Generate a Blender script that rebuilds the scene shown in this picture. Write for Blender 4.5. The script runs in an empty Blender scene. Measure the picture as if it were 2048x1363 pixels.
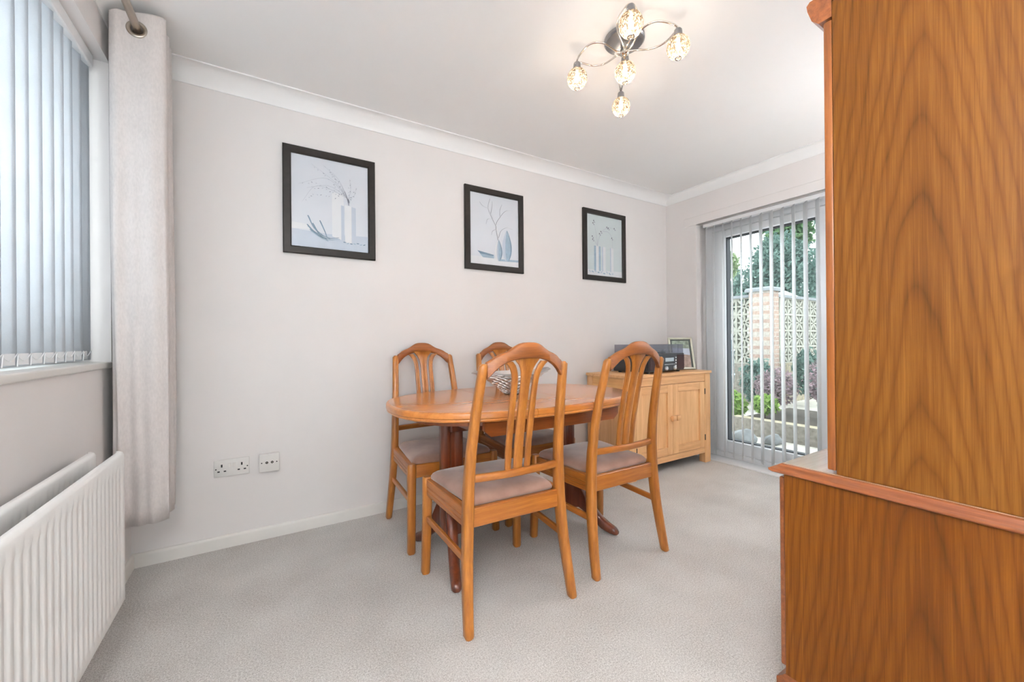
import bpy, bmesh, math, random
from mathutils import Vector, Matrix
C = bpy.context.scene.collection
PI = math.pi
def R(d): return math.radians(d)

# ------------------------------------------------------------------ materials
def lin(c):
    return tuple(((x/255)/12.92 if x/255 <= .04045 else ((x/255+.055)/1.055)**2.4) for x in c) + (1.0,)
class NT:
    def __init__(self, name):
        self.m = bpy.data.materials.new(name); self.m.use_nodes = True
        self.t = self.m.node_tree; self.t.nodes.clear()
        self.out = self.n('ShaderNodeOutputMaterial')
    def n(self, typ, **kw):
        nd = self.t.nodes.new(typ)
        for k, v in kw.items():
            if k[:3] == 'in_':
                key = k[3:]
                key = int(key) if key.isdigit() else key.replace('_', ' ')
                self.set(nd, key, v)
            else: setattr(nd, k, v)
        return nd
    def set(self, nd, key, v):
        s = nd.inputs[key]
        if hasattr(v, 'is_linked') or isinstance(v, bpy.types.NodeSocket): self.t.links.new(v, s)
        else: s.default_value = v
    def math(self, op, a, b=None, c=None):
        nd = self.n('ShaderNodeMath', operation=op)
        self.set(nd, 0, a)
        if b is not None: self.set(nd, 1, b)
        if c is not None: self.set(nd, 2, c)
        return nd.outputs[0]
    def noise(self, vec, scale, detail=4, rough=.55, dist=0):
        nd = self.n('ShaderNodeTexNoise'); self.set(nd, 'Vector', vec)
        nd.inputs['Scale'].default_value = scale; nd.inputs['Detail'].default_value = detail
        nd.inputs['Roughness'].default_value = rough; nd.inputs['Distortion'].default_value = dist
        return nd.outputs[0]
    def ramp(self, fac, stops):
        nd = self.n('ShaderNodeValToRGB'); self.set(nd, 0, fac)
        el = nd.color_ramp.elements
        while len(el) < len(stops): el.new(.5)
        for e, (p, c) in zip(el, stops): e.position = p; e.color = c
        return nd.outputs[0]
    def mix(self, fac, a, b, blend='MIX'):
        nd = self.n('ShaderNodeMix', data_type='RGBA', blend_type=blend)
        self.set(nd, 0, fac); self.set(nd, 6, a); self.set(nd, 7, b)
        return nd.outputs[2]
    def coords(self, scale=(1, 1, 1), rot=(0, 0, 0)):
        tc = self.n('ShaderNodeTexCoord'); mp = self.n('ShaderNodeMapping')
        self.t.links.new(tc.outputs['Object'], mp.inputs[0])
        mp.inputs['Scale'].default_value = scale; mp.inputs['Rotation'].default_value = rot
        return mp.outputs[0]
    def bsdf(self, color, rough=.5, metal=0, bump=None, bump_s=.1, bump_d=.01, spec=.5, coat=0, sheen=0):
        b = self.n('ShaderNodeBsdfPrincipled')
        self.set(b, 'Base Color', color); self.set(b, 'Roughness', rough); self.set(b, 'Metallic', metal)
        b.inputs['Specular IOR Level'].default_value = spec
        b.inputs['Coat Weight'].default_value = coat; b.inputs['Coat Roughness'].default_value = .15
        b.inputs['Sheen Weight'].default_value = sheen
        if bump is not None:
            bp = self.n('ShaderNodeBump'); self.set(bp, 'Height', bump)
            bp.inputs['Strength'].default_value = bump_s; bp.inputs['Distance'].default_value = bump_d
            self.t.links.new(bp.outputs[0], b.inputs['Normal'])
        return b.outputs[0]
    def done(self, sh):
        self.t.links.new(sh, self.out.inputs[0]); return self.m

def plain(name, c, rough=.5, metal=0, spec=.5, var=.06, vs=18, coat=0, sheen=0, bump=0):
    t = NT(name); v = t.coords()
    nz = t.noise(v, vs, 3)
    a = lin(c); d = tuple(x*(1-var) for x in a[:3])+(1,); l = tuple(min(1, x*(1+var)) for x in a[:3])+(1,)
    col = t.ramp(nz, [(.3, d), (.7, l)])
    return t.done(t.bsdf(col, rough, metal, nz if bump else None, bump, .002, spec, coat, sheen))

def wood(name, light, dark, axis=2, rough=.38, freq=55, coat=.15, contrast=1.0):
    t = NT(name); sc = [1, 1, 1]; sc[axis] = .055
    v = t.coords(tuple(sc))
    n1 = t.noise(v, freq, 5, .6, .3); n2 = t.noise(v, freq*5, 3, .7); n3 = t.noise(v, freq*.22, 2)
    f = t.math('ADD', t.math('MULTIPLY', n1, .55), t.math('ADD', t.math('MULTIPLY', n2, .22), t.math('MULTIPLY', n3, .25)))
    col = t.ramp(f, [(.5-.13/contrast, lin(dark)), (.5+.13/contrast, lin(light))])
    return t.done(t.bsdf(col, rough, 0, n2, .05, .001, .5, coat))

def veneer(name, light, mid, dark, y0, B, A, zoff=0, rough=.36):
    """flat-sawn veneer on a Y-Z panel: nested cathedral arches up the middle, straight grain beside them"""
    t = NT(name); v = t.coords()
    wob = t.noise(t.coords((1, 1, .45)), 4.5, 2, .5)
    wob2 = t.noise(t.coords((1, 1, .10)), 14, 3, .5)
    sep = t.n('ShaderNodeSeparateXYZ'); t.t.links.new(v, sep.inputs[0])
    y = t.math('ADD', t.math('SUBTRACT', sep.outputs[1], y0), t.math('MULTIPLY', t.math('SUBTRACT', wob2, .5), .05))
    ay = t.math('POWER', t.math('SQRT', t.math('ADD', t.math('MULTIPLY', y, y), .0007)), 1.25)
    f = t.math('ADD', t.math('MULTIPLY', ay, A), t.math('MULTIPLY', t.math('ADD', sep.outputs[2], zoff), B))
    f = t.math('ADD', f, t.math('MULTIPLY', wob, 2.2))
    fr = t.math('FRACT', f)
    tri = t.math('SUBTRACT', 1.0, t.math('ABSOLUTE', t.math('SUBTRACT', t.math('MULTIPLY', fr, 2.0), 1.0)))
    line = t.math('POWER', tri, 4.0)
    vary = t.noise(t.coords((1, 1, .15)), 9, 2, .5)
    fine = t.noise(t.coords((1, 1, .016)), 330, 4, .7)
    med = t.noise(t.coords((1, 1, .02)), 75, 5, .65)
    slow = t.noise(t.coords((1, 1, .12)), 5, 3, .5)
    g = t.math('ADD', t.math('MULTIPLY', tri, .04), t.math('MULTIPLY', t.math('MULTIPLY', line, vary), .16))
    g = t.math('ADD', g, t.math('ADD', t.math('MULTIPLY', fine, .34), t.math('MULTIPLY', med, .34)))
    g = t.math('ADD', g, t.math('MULTIPLY', slow, .30))
    col = t.ramp(g, [(.38, lin(light)), (.56, lin(mid)), (.80, lin(dark))])
    return t.done(t.bsdf(col, rough, 0, fine, .04, .001, .18, .0))

def metal(name, c, rough=.15):
    t = NT(name); nz = t.noise(t.coords(), 60, 2)
    r = t.math('ADD', rough, t.math('MULTIPLY', nz, .08))
    return t.done(t.bsdf(lin(c), r, 1.0))

def glass(name, tint=(255, 255, 255), extra=0.0):
    t = NT(name)
    tr = t.n('ShaderNodeBsdfTransparent'); tr.inputs[0].default_value = lin(tint)
    gl = t.n('ShaderNodeBsdfGlossy'); gl.inputs['Roughness'].default_value = .02
    lw = t.n('ShaderNodeLayerWeight'); lw.inputs['Blend'].default_value = .5
    nz = t.noise(t.coords(), 3, 1)
    fac = t.math('ADD', t.math('ADD', t.math('MULTIPLY', t.math('POWER', lw.outputs[1], 5.0), .9), .035), t.math('MULTIPLY', nz, extra))
    mx = t.n('ShaderNodeMixShader'); t.set(mx, 0, fac)
    t.t.links.new(tr.outputs[0], mx.inputs[1]); t.t.links.new(gl.outputs[0], mx.inputs[2])
    return t.done(mx.outputs[0])

def fabric_translucent(name, c, amount=.5, scale=900, var=.04):
    t = NT(name); nz = t.noise(t.coords((1, 1, .4)), scale, 2); big = t.noise(t.coords(), 9, 3)
    a = lin(c); d = tuple(x*(1-var*2) for x in a[:3])+(1,)
    col = t.ramp(t.math('ADD', t.math('MULTIPLY', nz, .6), t.math('MULTIPLY', big, .4)), [(.35, d), (.6, a)])
    df = t.n('ShaderNodeBsdfDiffuse'); t.set(df, 0, col)
    tl = t.n('ShaderNodeBsdfTranslucent'); t.set(tl, 0, col)
    mx = t.n('ShaderNodeMixShader'); mx.inputs[0].default_value = amount
    t.t.links.new(df.outputs[0], mx.inputs[1]); t.t.links.new(tl.outputs[0], mx.inputs[2])
    return t.done(mx.outputs[0])

def carpet_mat():
    t = NT('carpet'); v = t.coords()
    n1 = t.noise(v, 430, 3, .8); n2 = t.noise(v, 170, 3, .6); n3 = t.noise(v, 2.2, 3)
    f = t.math('ADD', t.math('MULTIPLY', n1, .62), t.math('ADD', t.math('MULTIPLY', n2, .25), t.math('MULTIPLY', n3, .13)))
    col = t.ramp(f, [(.40, lin((160, 153, 148))), (.5, lin((217, 212, 208))), (.60, lin((252, 250, 247)))])
    return t.done(t.bsdf(col, .95, 0, n1, .6, .004, .1))

def velvet_mat():
    t = NT('mushroom velvet'); v = t.coords()
    n1 = t.noise(v, 7, 3, .5); n2 = t.noise(v, 500, 2)
    col = t.ramp(n1, [(.35, lin((132, 98, 84))), (.68, lin((168, 134, 119)))])
    return t.done(t.bsdf(col, .85, 0, n2, .15, .001, .15, 0, .6))

def shade_mat():
    """crackled wire-and-bead lamp globe: open cells between a pale mesh"""
    t = NT('beaded globe'); v = t.coords()
    vo = t.n('ShaderNodeTexVoronoi', feature='DISTANCE_TO_EDGE'); t.set(vo, 'Vector', v); vo.inputs['Scale'].default_value = 135
    edge = t.math('LESS_THAN', vo.outputs[0], .20)
    vc = t.n('ShaderNodeTexVoronoi'); t.set(vc, 'Vector', v); vc.inputs['Scale'].default_value = 210
    sep = t.n('ShaderNodeSeparateColor'); t.t.links.new(vc.outputs['Color'], sep.inputs[0])
    col = t.ramp(sep.outputs[0], [(.1, (.042, .029, .019, 1)), (.55, (.11, .088, .066, 1)), (.95, (.32, .27, .22, 1))])
    tr = t.n('ShaderNodeBsdfTransparent')
    tl = t.n('ShaderNodeBsdfTranslucent'); t.set(tl, 0, col)
    df = t.n('ShaderNodeBsdfDiffuse'); t.set(df, 0, col)
    m1 = t.n('ShaderNodeMixShader'); m1.inputs[0].default_value = .4
    t.t.links.new(tl.outputs[0], m1.inputs[1]); t.t.links.new(df.outputs[0], m1.inputs[2])
    mx = t.n('ShaderNodeMixShader'); t.set(mx, 0, t.math('ADD', t.math('MULTIPLY', edge, .58), .30))
    t.t.links.new(tr.outputs[0], mx.inputs[1]); t.t.links.new(m1.outputs[0], mx.inputs[2])
    return t.done(mx.outputs[0])

def emit(name, c, s):
    t = NT(name); e = t.n('ShaderNodeEmission'); nz = t.noise(t.coords(), 5, 1)
    e.inputs[0].default_value = lin(c); t.set(e, 'Strength', t.math('ADD', s*.95, t.math('MULTIPLY', nz, s*.1)))
    return t.done(e.outputs[0])

def leafy(name, a, b, c, scale=30):
    t = NT(name); v = t.coords(); nz = t.noise(v, scale, 3)
    col = t.ramp(nz, [(.3, lin(a)), (.5, lin(b)), (.72, lin(c))])
    df = t.n('ShaderNodeBsdfDiffuse'); t.set(df, 0, col)
    tl = t.n('ShaderNodeBsdfTranslucent'); t.set(tl, 0, col)
    mx = t.n('ShaderNodeMixShader'); mx.inputs[0].default_value = .35
    t.t.links.new(df.outputs[0], mx.inputs[1]); t.t.links.new(tl.outputs[0], mx.inputs[2])
    return t.done(mx.outputs[0])

def brick_mat(name, c1, c2, mortar, s=1, rot=(0, 0, 0)):
    t = NT(name); v = t.coords((1, 1, 1), rot)
    b = t.n('ShaderNodeTexBrick'); t.set(b, 'Vector', v)
    b.inputs['Color1'].default_value = lin(c1); b.inputs['Color2'].default_value = lin(c2); b.inputs['Mortar'].default_value = lin(mortar)
    b.inputs['Scale'].default_value = s; b.inputs['Brick Width'].default_value = .225; b.inputs['Row Height'].default_value = .075
    b.inputs['Mortar Size'].default_value = .008
    nz = t.noise(t.coords(), 25, 4)
    col = t.mix(.25, b.outputs[0], t.ramp(nz, [(.3, lin((110, 100, 92))), (.7, lin((225, 215, 205)))]), 'MIX')
    return t.done(t.bsdf(col, .9, 0, nz, .2, .004, .1))

M = {}
M['wall'] = plain('warm white emulsion', (237, 232, 230), .9, spec=.1, var=.012, vs=3, bump=.05)
M['ceil'] = plain('white ceiling paint', (250, 249, 248), .95, spec=.1, var=.01, vs=2)
M['gloss'] = plain('white gloss paint', (236, 232, 227), .35, var=.01)
M['rad'] = plain('radiator enamel', (250, 248, 246), .35, var=.01)
M['upvc'] = plain('white upvc', (246, 247, 249), .3, var=.008)
M['carpet'] = carpet_mat()
M['chair_v'] = wood('chair beech vertical', (180, 114, 44), (134, 76, 22), 2, .36)
M['chair_h'] = wood('chair beech horizontal', (178, 110, 42), (132, 72, 21), 0, .36)
M['chair_d'] = wood('chair beech depthwise', (172, 104, 38), (128, 70, 20), 1, .36)
M['chair_c'] = wood('chair crest beech', (150, 87, 34), (106, 54, 17), 0, .46, 55, 0)
M['velvet'] = velvet_mat()
M['table'] = wood('table teak', (216, 140, 72), (188, 110, 50), 0, .22, 40, .5, .8)
M['table_edge'] = wood('table teak edge', (204, 132, 60), (170, 98, 38), 0, .28, 40, .3)
M['table_dark'] = wood('table mahogany', (118, 56, 28), (70, 30, 16), 2, .28, 45, .4)
M['table_apron'] = wood('table apron', (152, 84, 35), (114, 56, 21), 0, .3, 45, .3)
M['oak_v'] = wood('pale oak vertical', (238, 190, 136), (212, 158, 106), 2, .45, 48, .05)
M['oak_h'] = wood('pale oak horizontal', (236, 186, 132), (208, 154, 104), 0, .45, 48, .05)
M['oak_d'] = wood('pale oak depthwise', (230, 180, 118), (200, 148, 88), 1, .45, 48, .05)
M['teak_up'] = veneer('teak veneer upper', (122, 79, 29), (98, 57, 16), (60, 30, 7), .165, 5.5, 66, .02)
M['teak_low'] = veneer('teak veneer lower', (118, 69, 18), (92, 48, 10), (58, 27, 6), .165, 5.0, 60, .33)
M['teak_h'] = wood('teak moulding', (148, 86, 46), (110, 56, 26), 1, .32, 70, .2)
M['teak_x'] = wood('teak moulding crosswise', (146, 84, 42), (106, 54, 24), 0, .32, 70, .2)
M['teak_v'] = wood('teak edge', (150, 88, 36), (108, 56, 20), 2, .32, 70, .2)
M['teak_top'] = wood('teak top with painted reflection', (200, 164, 138), (182, 142, 116), 0, .12, 40, 1.0)  # pale tone holds the blinds' reflection, put into the colour
M['black_frame'] = plain('dark brown frame', (34, 29, 26), .45, var=.2, vs=40, spec=.3)
M['frame_edge'] = plain('frame edge black', (30, 28, 27), .5)
M['paper'] = plain('print paper', (226, 230, 238), .7, var=.02, vs=6)
M['paper_tint'] = plain('print paper green tint', (218, 228, 230), .7, var=.02, vs=6)
M['glazing'] = glass('picture glazing', (255, 255, 255), .02)
M['p_pale'] = plain('pale wash', (202, 212, 226), .7, var=.03)
M['p_white'] = plain('white wash', (236, 238, 242), .7, var=.02)
M['p_blue'] = plain('blue wash', (160, 186, 206), .7, var=.12, vs=50)
M['p_mid'] = plain('mid blue wash', (112, 142, 168), .7, var=.15, vs=60)
M['p_twig'] = plain('grey twig ink', (150, 156, 172), .7, var=.1)
M['p_twig2'] = plain('soft twig ink', (192, 197, 208), .7, var=.05)
M['p_dark'] = plain('dark bud ink', (96, 104, 118), .7)
M['vane'] = fabric_translucent('vane fabric', (240, 243, 247), .5)
M['vane2'] = fabric_translucent('door vane fabric', (252, 253, 254), .6)
M['curtain'] = fabric_translucent('curtain velvet', (228, 220, 217), .10, 160, .05)
M['nickel'] = metal('brushed nickel', (176, 166, 154), .28)
M['chrome'] = metal('polished chrome', (222, 216, 208), .06)
M['plate'] = metal('lamp ceiling plate', (150, 152, 156), .25)
M['darkhole'] = plain('dark opening', (24, 22, 20), .7)
M['socket'] = plain('white socket plastic', (232, 228, 224), .35, var=.01)
M['globe'] = shade_mat()
M['bulb'] = emit('lit bulb', (255, 222, 178), 10)
M['pewter'] = plain('hammered pewter', (200, 194, 191), .3, .85, var=.1)
M['black_plastic'] = plain('charcoal plastic', (38, 41, 46), .35)
M['grille'] = plain('maroon speaker cloth', (58, 38, 38), .8, var=.2, vs=300)
M['walnut'] = wood('stereo walnut', (74, 48, 40), (46, 30, 26), 0, .35)
M['lcd'] = plain('grey lcd', (172, 184, 192), .2, var=.02)
M['silver'] = plain('silver knob', (220, 222, 226), .3, .6)
M['smoke'] = glass('smoked lid', (226, 226, 232), .10)
M['champagne'] = plain('champagne frame', (190, 188, 170), .35, .3)
M['mat_dark'] = plain('dark green mount', (66, 74, 70), .6)
M['photo_a'] = plain('photo foliage', (140, 152, 136), .4, var=.5, vs=45)
M['photo_b'] = plain('photo stone', (158, 136, 124), .4, var=.3, vs=35)
M['photo_c'] = plain('photo sky', (190, 198, 212), .4, var=.1, vs=20)
M['hinge'] = plain('dark bronze hinge', (58, 46, 34), .4, .5)
M['paneglass'] = glass('window pane', (241, 247, 246), .02)
M['gasket'] = plain('black gasket', (42, 44, 52), .6)
M['patio'] = plain('patio slabs', (186, 181, 172), .9, var=.15, vs=6)
M['screen'] = plain('screen block concrete', (156, 155, 145), .9, var=.12, vs=14)
M['pink_brick'] = brick_mat('pink brick', (160, 132, 118), (146, 118, 108), (165, 158, 150), 1, (R(90), 0, 0))
M['stone_brick'] = brick_mat('buff stone', (160, 150, 120), (144, 134, 110), (104, 100, 92), 1, (R(90), 0, R(90)))
M['coping'] = plain('coping slab', (128, 132, 136), .9, var=.12)
M['leaf_a'] = leafy('leaves mid green', (58, 84, 62), (104, 134, 98), (160, 186, 140), 9)
M['leaf_b'] = leafy('leaves hazed blue green', (78, 100, 94), (106, 130, 122), (142, 164, 154), 7)  # paled and greyed: the garden haze is put into the leaf colour
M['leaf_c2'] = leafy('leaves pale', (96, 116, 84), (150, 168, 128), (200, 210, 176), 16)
M['leaf_c'] = leafy('leaves lime', (90, 120, 60), (140, 170, 90), (190, 212, 140), 16)
M['leaf_p'] = leafy('heather pink', (90, 92, 88), (150, 132, 136), (200, 176, 186), 22)
M['bark'] = plain('bark', (82, 70, 58), .9, var=.25)
M['butt'] = plain('blue green water butt', (86, 112, 122), .5, var=.06)
M['butt_lid'] = plain('pale lid', (196, 206, 214), .5)  # the dome's white highlight is put into this colour; hoops share it
M['rock'] = plain('grey boulder', (118, 120, 122), .9, var=.3, vs=9)
M['canvas'] = plain('white canvas', (238, 240, 240), .8)
M['backing'] = plain('pale backing timber', (214, 218, 208), .9, var=.12, vs=5)  # kept pale to brighten the voids of the screen walls
M['soil'] = plain('dark soil', (70, 62, 54), .95, var=.3)

# ------------------------------------------------------------------ mesh helpers
def BM(): return bmesh.new()
def finish(name, bm, mat, parent=None, ang=35, flat=False):
    me = bpy.data.meshes.new(name)
    bmesh.ops.recalc_face_normals(bm, faces=bm.faces[:])
    bm.to_mesh(me); bm.free()
    mats = mat if isinstance(mat, (list, tuple)) else [mat]
    for m in mats: me.materials.append(m)
    if not flat:
        for p in me.polygons: p.use_smooth = True
        me.set_sharp_from_angle(angle=R(ang))
    o = bpy.data.objects.new(name, me); C.objects.link(o)
    if parent: o.parent = parent
    return o
def tag(o, label=None, cat=None, group=None, kind=None):
    if label: o['label'] = label
    if cat: o['category'] = cat
    if group: o['group'] = group
    if kind: o['kind'] = kind
    return o
def thing(name, label, cat, loc=(0, 0, 0), rz=0, group=None):
    o = bpy.data.objects.new(name, None); C.objects.link(o); o.empty_display_size = .1
    o.location = loc; o.rotation_euler = (0, 0, rz)
    return tag(o, label, cat, group)
def struct(name, bm, m, parent=None, ang=35, label=None, cat=None):
    o = finish(name, bm, m, parent, ang)
    if not parent: tag(o, label, cat, kind='structure')
    return o
def quad(bm, pts, mi=0):
    f = bm.faces.new([bm.verts.new(p) for p in pts]); f.material_index = mi; return f
def box(bm, x0, x1, y0, y1, z0, z1, bev=0, mi=0, seg=1, rot=None, piv=None):
    vs = [bm.verts.new((x, y, z)) for x in (x0, x1) for y in (y0, y1) for z in (z0, z1)]
    fs = []
    for idx in ((0, 1, 3, 2), (4, 6, 7, 5), (0, 4, 5, 1), (2, 3, 7, 6), (0, 2, 6, 4), (1, 5, 7, 3)):
        f = bm.faces.new([vs[i] for i in idx]); f.material_index = mi; fs.append(f)
    geo = vs
    if bev > 0:
        es = list({e for f in fs for e in f.edges})
        r = bmesh.ops.bevel(bm, geom=es, offset=bev, segments=seg, profile=.5, affect='EDGES', material=mi)
        geo = list({v for f in r['faces'] for v in f.verts} | {v for v in vs if v.is_valid})
    if rot is not None:
        bmesh.ops.rotate(bm, verts=geo, cent=piv or (0, 0, 0), matrix=rot)
    return geo
def loft(bm, rings, mi=0, caps=True, closed=True):
    vr = [[bm.verts.new(p) for p in r] for r in rings]
    n = len(vr[0])
    for a, b in zip(vr[:-1], vr[1:]):
        for i in range(n if closed else n-1):
            j = (i+1) % n
            f = bm.faces.new((a[i], a[j], b[j], b[i])); f.material_index = mi
    if caps and closed:
        for r in (vr[0], vr[-1]):
            f = bm.faces.new(r); f.material_index = mi
    return vr
def crect(c, ax, ay, w, d, ch):
    """chamfered rectangle ring about c, half sizes w,d on axes ax, ay"""
    c = Vector(c); ax = Vector(ax); ay = Vector(ay); ch = min(ch, w*.9, d*.9)
    pts = [(w, d-ch), (w-ch, d), (-w+ch, d), (-w, d-ch), (-w, -d+ch), (-w+ch, -d), (w-ch, -d), (w, -d+ch)]
    return [c+ax*a+ay*b for a, b in pts]
def sweep(bm, path, ax, ay, ws, ds, ch=.004, mi=0):
    n = len(path)
    if not isinstance(ws, (list, tuple)): ws = [ws]*n
    if not isinstance(ds, (list, tuple)): ds = [ds]*n
    return loft(bm, [crect(p, ax, ay, w, d, ch) for p, w, d in zip(path, ws, ds)], mi)
def tube(bm, pts, r, seg=10, mi=0, caps=True):
    pts = [Vector(p) for p in pts]; rings = []
    rs = r if isinstance(r, (list, tuple)) else [r]*len(pts)
    up = None
    for i, p in enumerate(pts):
        d = (pts[min(i+1, len(pts)-1)]-pts[max(i-1, 0)]).normalized()
        if up is None:
            up = Vector((0, 0, 1)) if abs(d.z) < .9 else Vector((1, 0, 0))
        s = d.cross(up).normalized(); up = s.cross(d).normalized()
        rings.append([p+(s*math.cos(2*PI*k/seg)+up*math.sin(2*PI*k/seg))*rs[i] for k in range(seg)])
    return loft(bm, rings, mi, caps)
def lathe(bm, prof, c=(0, 0, 0), seg=24, mi=0, sx=1, sy=1, caps=True):
    return loft(bm, [[(c[0]+r*math.cos(2*PI*k/seg)*sx, c[1]+r*math.sin(2*PI*k/seg)*sy, c[2]+z) for k in range(seg)] for r, z in prof], mi, caps)
def prism(bm, pts, d, mi=0):
    """outline pts (3D, planar) pushed by vector d"""
    d = Vector(d); return loft(bm, [[Vector(p) for p in pts], [Vector(p)+d for p in pts]], mi)
def cat(pts, n=8):
    """Catmull-Rom through points"""
    P = [Vector(p) for p in pts]; P = [P[0]*2-P[1]]+P+[P[-1]*2-P[-2]]; out = []
    for i in range(1, len(P)-2):
        for k in range(n):
            t = k/n; a, b, c, d = P[i-1], P[i], P[i+1], P[i+2]
            out.append(.5*((2*b)+(c-a)*t+(2*a-5*b+4*c-d)*t*t+(3*b-a-3*c+d)*t**3))
    out.append(P[-2]); return out
def interp(tab, z):
    if z <= tab[0][0]: return tab[0][1:]
    for a, b in zip(tab[:-1], tab[1:]):
        if z <= b[0]:
            t = (z-a[0])/(b[0]-a[0]); return tuple(p+(q-p)*t for p, q in zip(a[1:], b[1:]))
    return tab[-1][1:]

# ------------------------------------------------------------------ room numbers (metres, camera at x=y=0)
XL, XR, YB, YN, ZC = -.541, 3.266, 2.501, -2.6, 2.39
WIN = (.35, 2.245, .963, 2.177)      # window in the left wall: y0,y1,z0,z1
DOOR = (.55, 2.188, 0, 2.055)        # patio door opening in the right wall
LW = (-2.3, -.25, .55, 2.2)            # unseen lounge window added in the left wall
RW = (-.35, 1.7, .35, 2.2)           # unseen lounge window added behind the camera

bm = BM(); box(bm, XL-.35, XR+.35, YN-.35, YB+.35, -.2, 0)
struct('floor', bm, M['carpet'])
bm = BM(); box(bm, XL-.35, XR+.35, YN-.35, YB+.35, ZC, ZC+.15)
struct('ceiling', bm, M['ceil'])
bm = BM(); box(bm, XL-.35, XR+.35, YB, YB+.3, 0, ZC)
struct('wall_back', bm, M['wall'])
def wall_x(name, x0, x1, op, z0=0):
    bm = BM(); y0, y1, a, b = op
    box(bm, x0, x1, YN, y0, 0, ZC); box(bm, x0, x1, y1, YB, 0, ZC)
    box(bm, x0, x1, y0, y1, b, ZC)
    if a > 0: box(bm, x0, x1, y0, y1, 0, a)
    return struct(name, bm, M['wall'])
bm = BM(); y0, y1, a, b = WIN[0], WIN[1], WIN[2]-.025, WIN[3]; xw0, xw1 = XL-.28, XL
for q in ((YN, LW[0], 0, ZC), (LW[0], LW[1], 0, LW[2]), (LW[0], LW[1], LW[3], ZC), (LW[1], y0, 0, ZC), (y0, y1, 0, a), (y0, y1, b, ZC), (y1, YB, 0, ZC)): box(bm, xw0, xw1, *q)
struct('wall_left', bm, M['wall'])
wall_x('wall_right', XR, XR+.28, DOOR)
bm = BM(); x0, x1, a, b = RW
box(bm, XL, x0, YN-.28, YN, 0, ZC); box(bm, x1, XR, YN-.28, YN, 0, ZC); box(bm, x0, x1, YN-.28, YN, b, ZC); box(bm, x0, x1, YN-.28, YN, 0, a)
struct('wall_near', bm, M['wall'])

# cove: concave quarter profile
CV = .083
def cove_profile(n=9):
    pts = [(0, 0), (.006, .0)]
    for k in range(n+1):
        a = k/n*PI/2
        pts.append((.006+(CV-.012)*(1-math.cos(a)), .006+(CV-.012)*math.sin(a)))
    pts += [(CV, CV-.006), (CV, CV), (0, CV)]
    return pts
pr = cove_profile()
z0 = ZC-CV
bm = BM(); loft(bm, [[(x, YB-p, z0+q) for p, q in pr] for x in (XL, XR)]); struct('trim_1', bm, M['ceil'])
bm = BM(); loft(bm, [[(XR-p*.35, y, z0+.0+q) for p, q in pr] for y in (YN, YB)]); struct('trim_2', bm, M['ceil'])
bm = BM(); loft(bm, [[(XL+p, y, z0+q) for p, q in pr] for y in (YN, YB)]); struct('trim_3', bm, M['ceil'])
# plaster band over the patio door
bm = BM(); box(bm, XR-.006, XR+.02, DOOR[0]-.1, DOOR[1]+.12, DOOR[3], DOOR[3]+.075, .003); struct('trim_4', bm, M['wall'])
# skirting boards with a rounded top
SK = [(0, 0), (.014, 0), (.014, .05), (.012, .058), (.007, .063), (0, .064)]
bm = BM(); loft(bm, [[(x, YB-p, q) for p, q in SK] for x in (XL, XR)]); struct('baseboard_back', bm, M['gloss'])
bm = BM(); loft(bm, [[(XL+p, y, q) for p, q in SK] for y in (YN, YB-.014)]); struct('baseboard_left', bm, M['gloss'])
bm = BM(); loft(bm, [[(XR-p, y, q) for p, q in SK] for y in (DOOR[1], YB-.014)]); struct('baseboard_right', bm, M['gloss'])

# ---- left window: upvc frame, sill board, panes
w1 = thing('window_1', None, None); tag(w1, kind='structure')
bm = BM(); xa, xb = XL-.2, XL-.14
ym = (WIN[0]+WIN[1])/2
for y0, y1 in ((WIN[0], WIN[0]+.06), (WIN[1]-.13, WIN[1]), (ym-.035, ym+.035)): box(bm, xa, xb, y0, y1, WIN[2], WIN[3], .004)  # far jamb widened to block light leaking onto the reveal
for z0_, z1_ in ((WIN[2], WIN[2]+.06), (WIN[3]-.06, WIN[3])): box(bm, xa, xb, WIN[0], WIN[1], z0_, z1_, .004)
struct('window_frame', bm, M['upvc'], w1)
for y0, y1 in ((WIN[0]+.05, ym-.03), (ym+.03, WIN[1]-.12)):
    bm = BM(); box(bm, xa+.025, xa+.03, y0, y1, WIN[2]+.05, WIN[3]-.05); struct('window_pane', bm, M['paneglass'], w1)
bm = BM(); box(bm, XL-.15, XL+.012, WIN[0], WIN[1], WIN[2]-.025, WIN[2], .006, seg=3); struct('window_sill', bm, M['gloss'], w1)
# ---- lounge windows out of view, added to brighten the room
w2 = thing('added_window_rear', None, None); tag(w2, kind='structure')
bm = BM(); x0, x1, a, b = RW
for p, q in ((x0, x0+.06), (x1-.06, x1), ((x0+x1)/2-.03, (x0+x1)/2+.03)): box(bm, p, q, YN-.2, YN-.14, a, b, .004)
for p, q in ((a, a+.06), (b-.06, b)): box(bm, x0, x1, YN-.2, YN-.14, p, q, .004)
struct('window_frame', bm, M['upvc'], w2)
bm = BM(); box(bm, x0+.05, x1-.05, YN-.172, YN-.168, a+.05, b-.05); struct('window_pane', bm, M['paneglass'], w2)
w3 = thing('added_window_side', None, None); tag(w3, kind='structure')  # second unseen window, added for more light from the left
bm = BM(); xa, xb = XL-.2, XL-.14; ym = (LW[0]+LW[1])/2
for y0, y1 in ((LW[0], LW[0]+.06), (LW[1]-.06, LW[1]), (ym-.03, ym+.03)): box(bm, xa, xb, y0, y1, LW[2], LW[3], .004)
for z0_, z1_ in ((LW[2], LW[2]+.06), (LW[3]-.06, LW[3])): box(bm, xa, xb, LW[0], LW[1], z0_, z1_, .004)
struct('window_frame', bm, M['upvc'], w3)
bm = BM(); box(bm, xa+.025, xa+.03, LW[0]+.05, LW[1]-.05, LW[2]+.05, LW[3]-.05); struct('window_pane', bm, M['paneglass'], w3)
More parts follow.
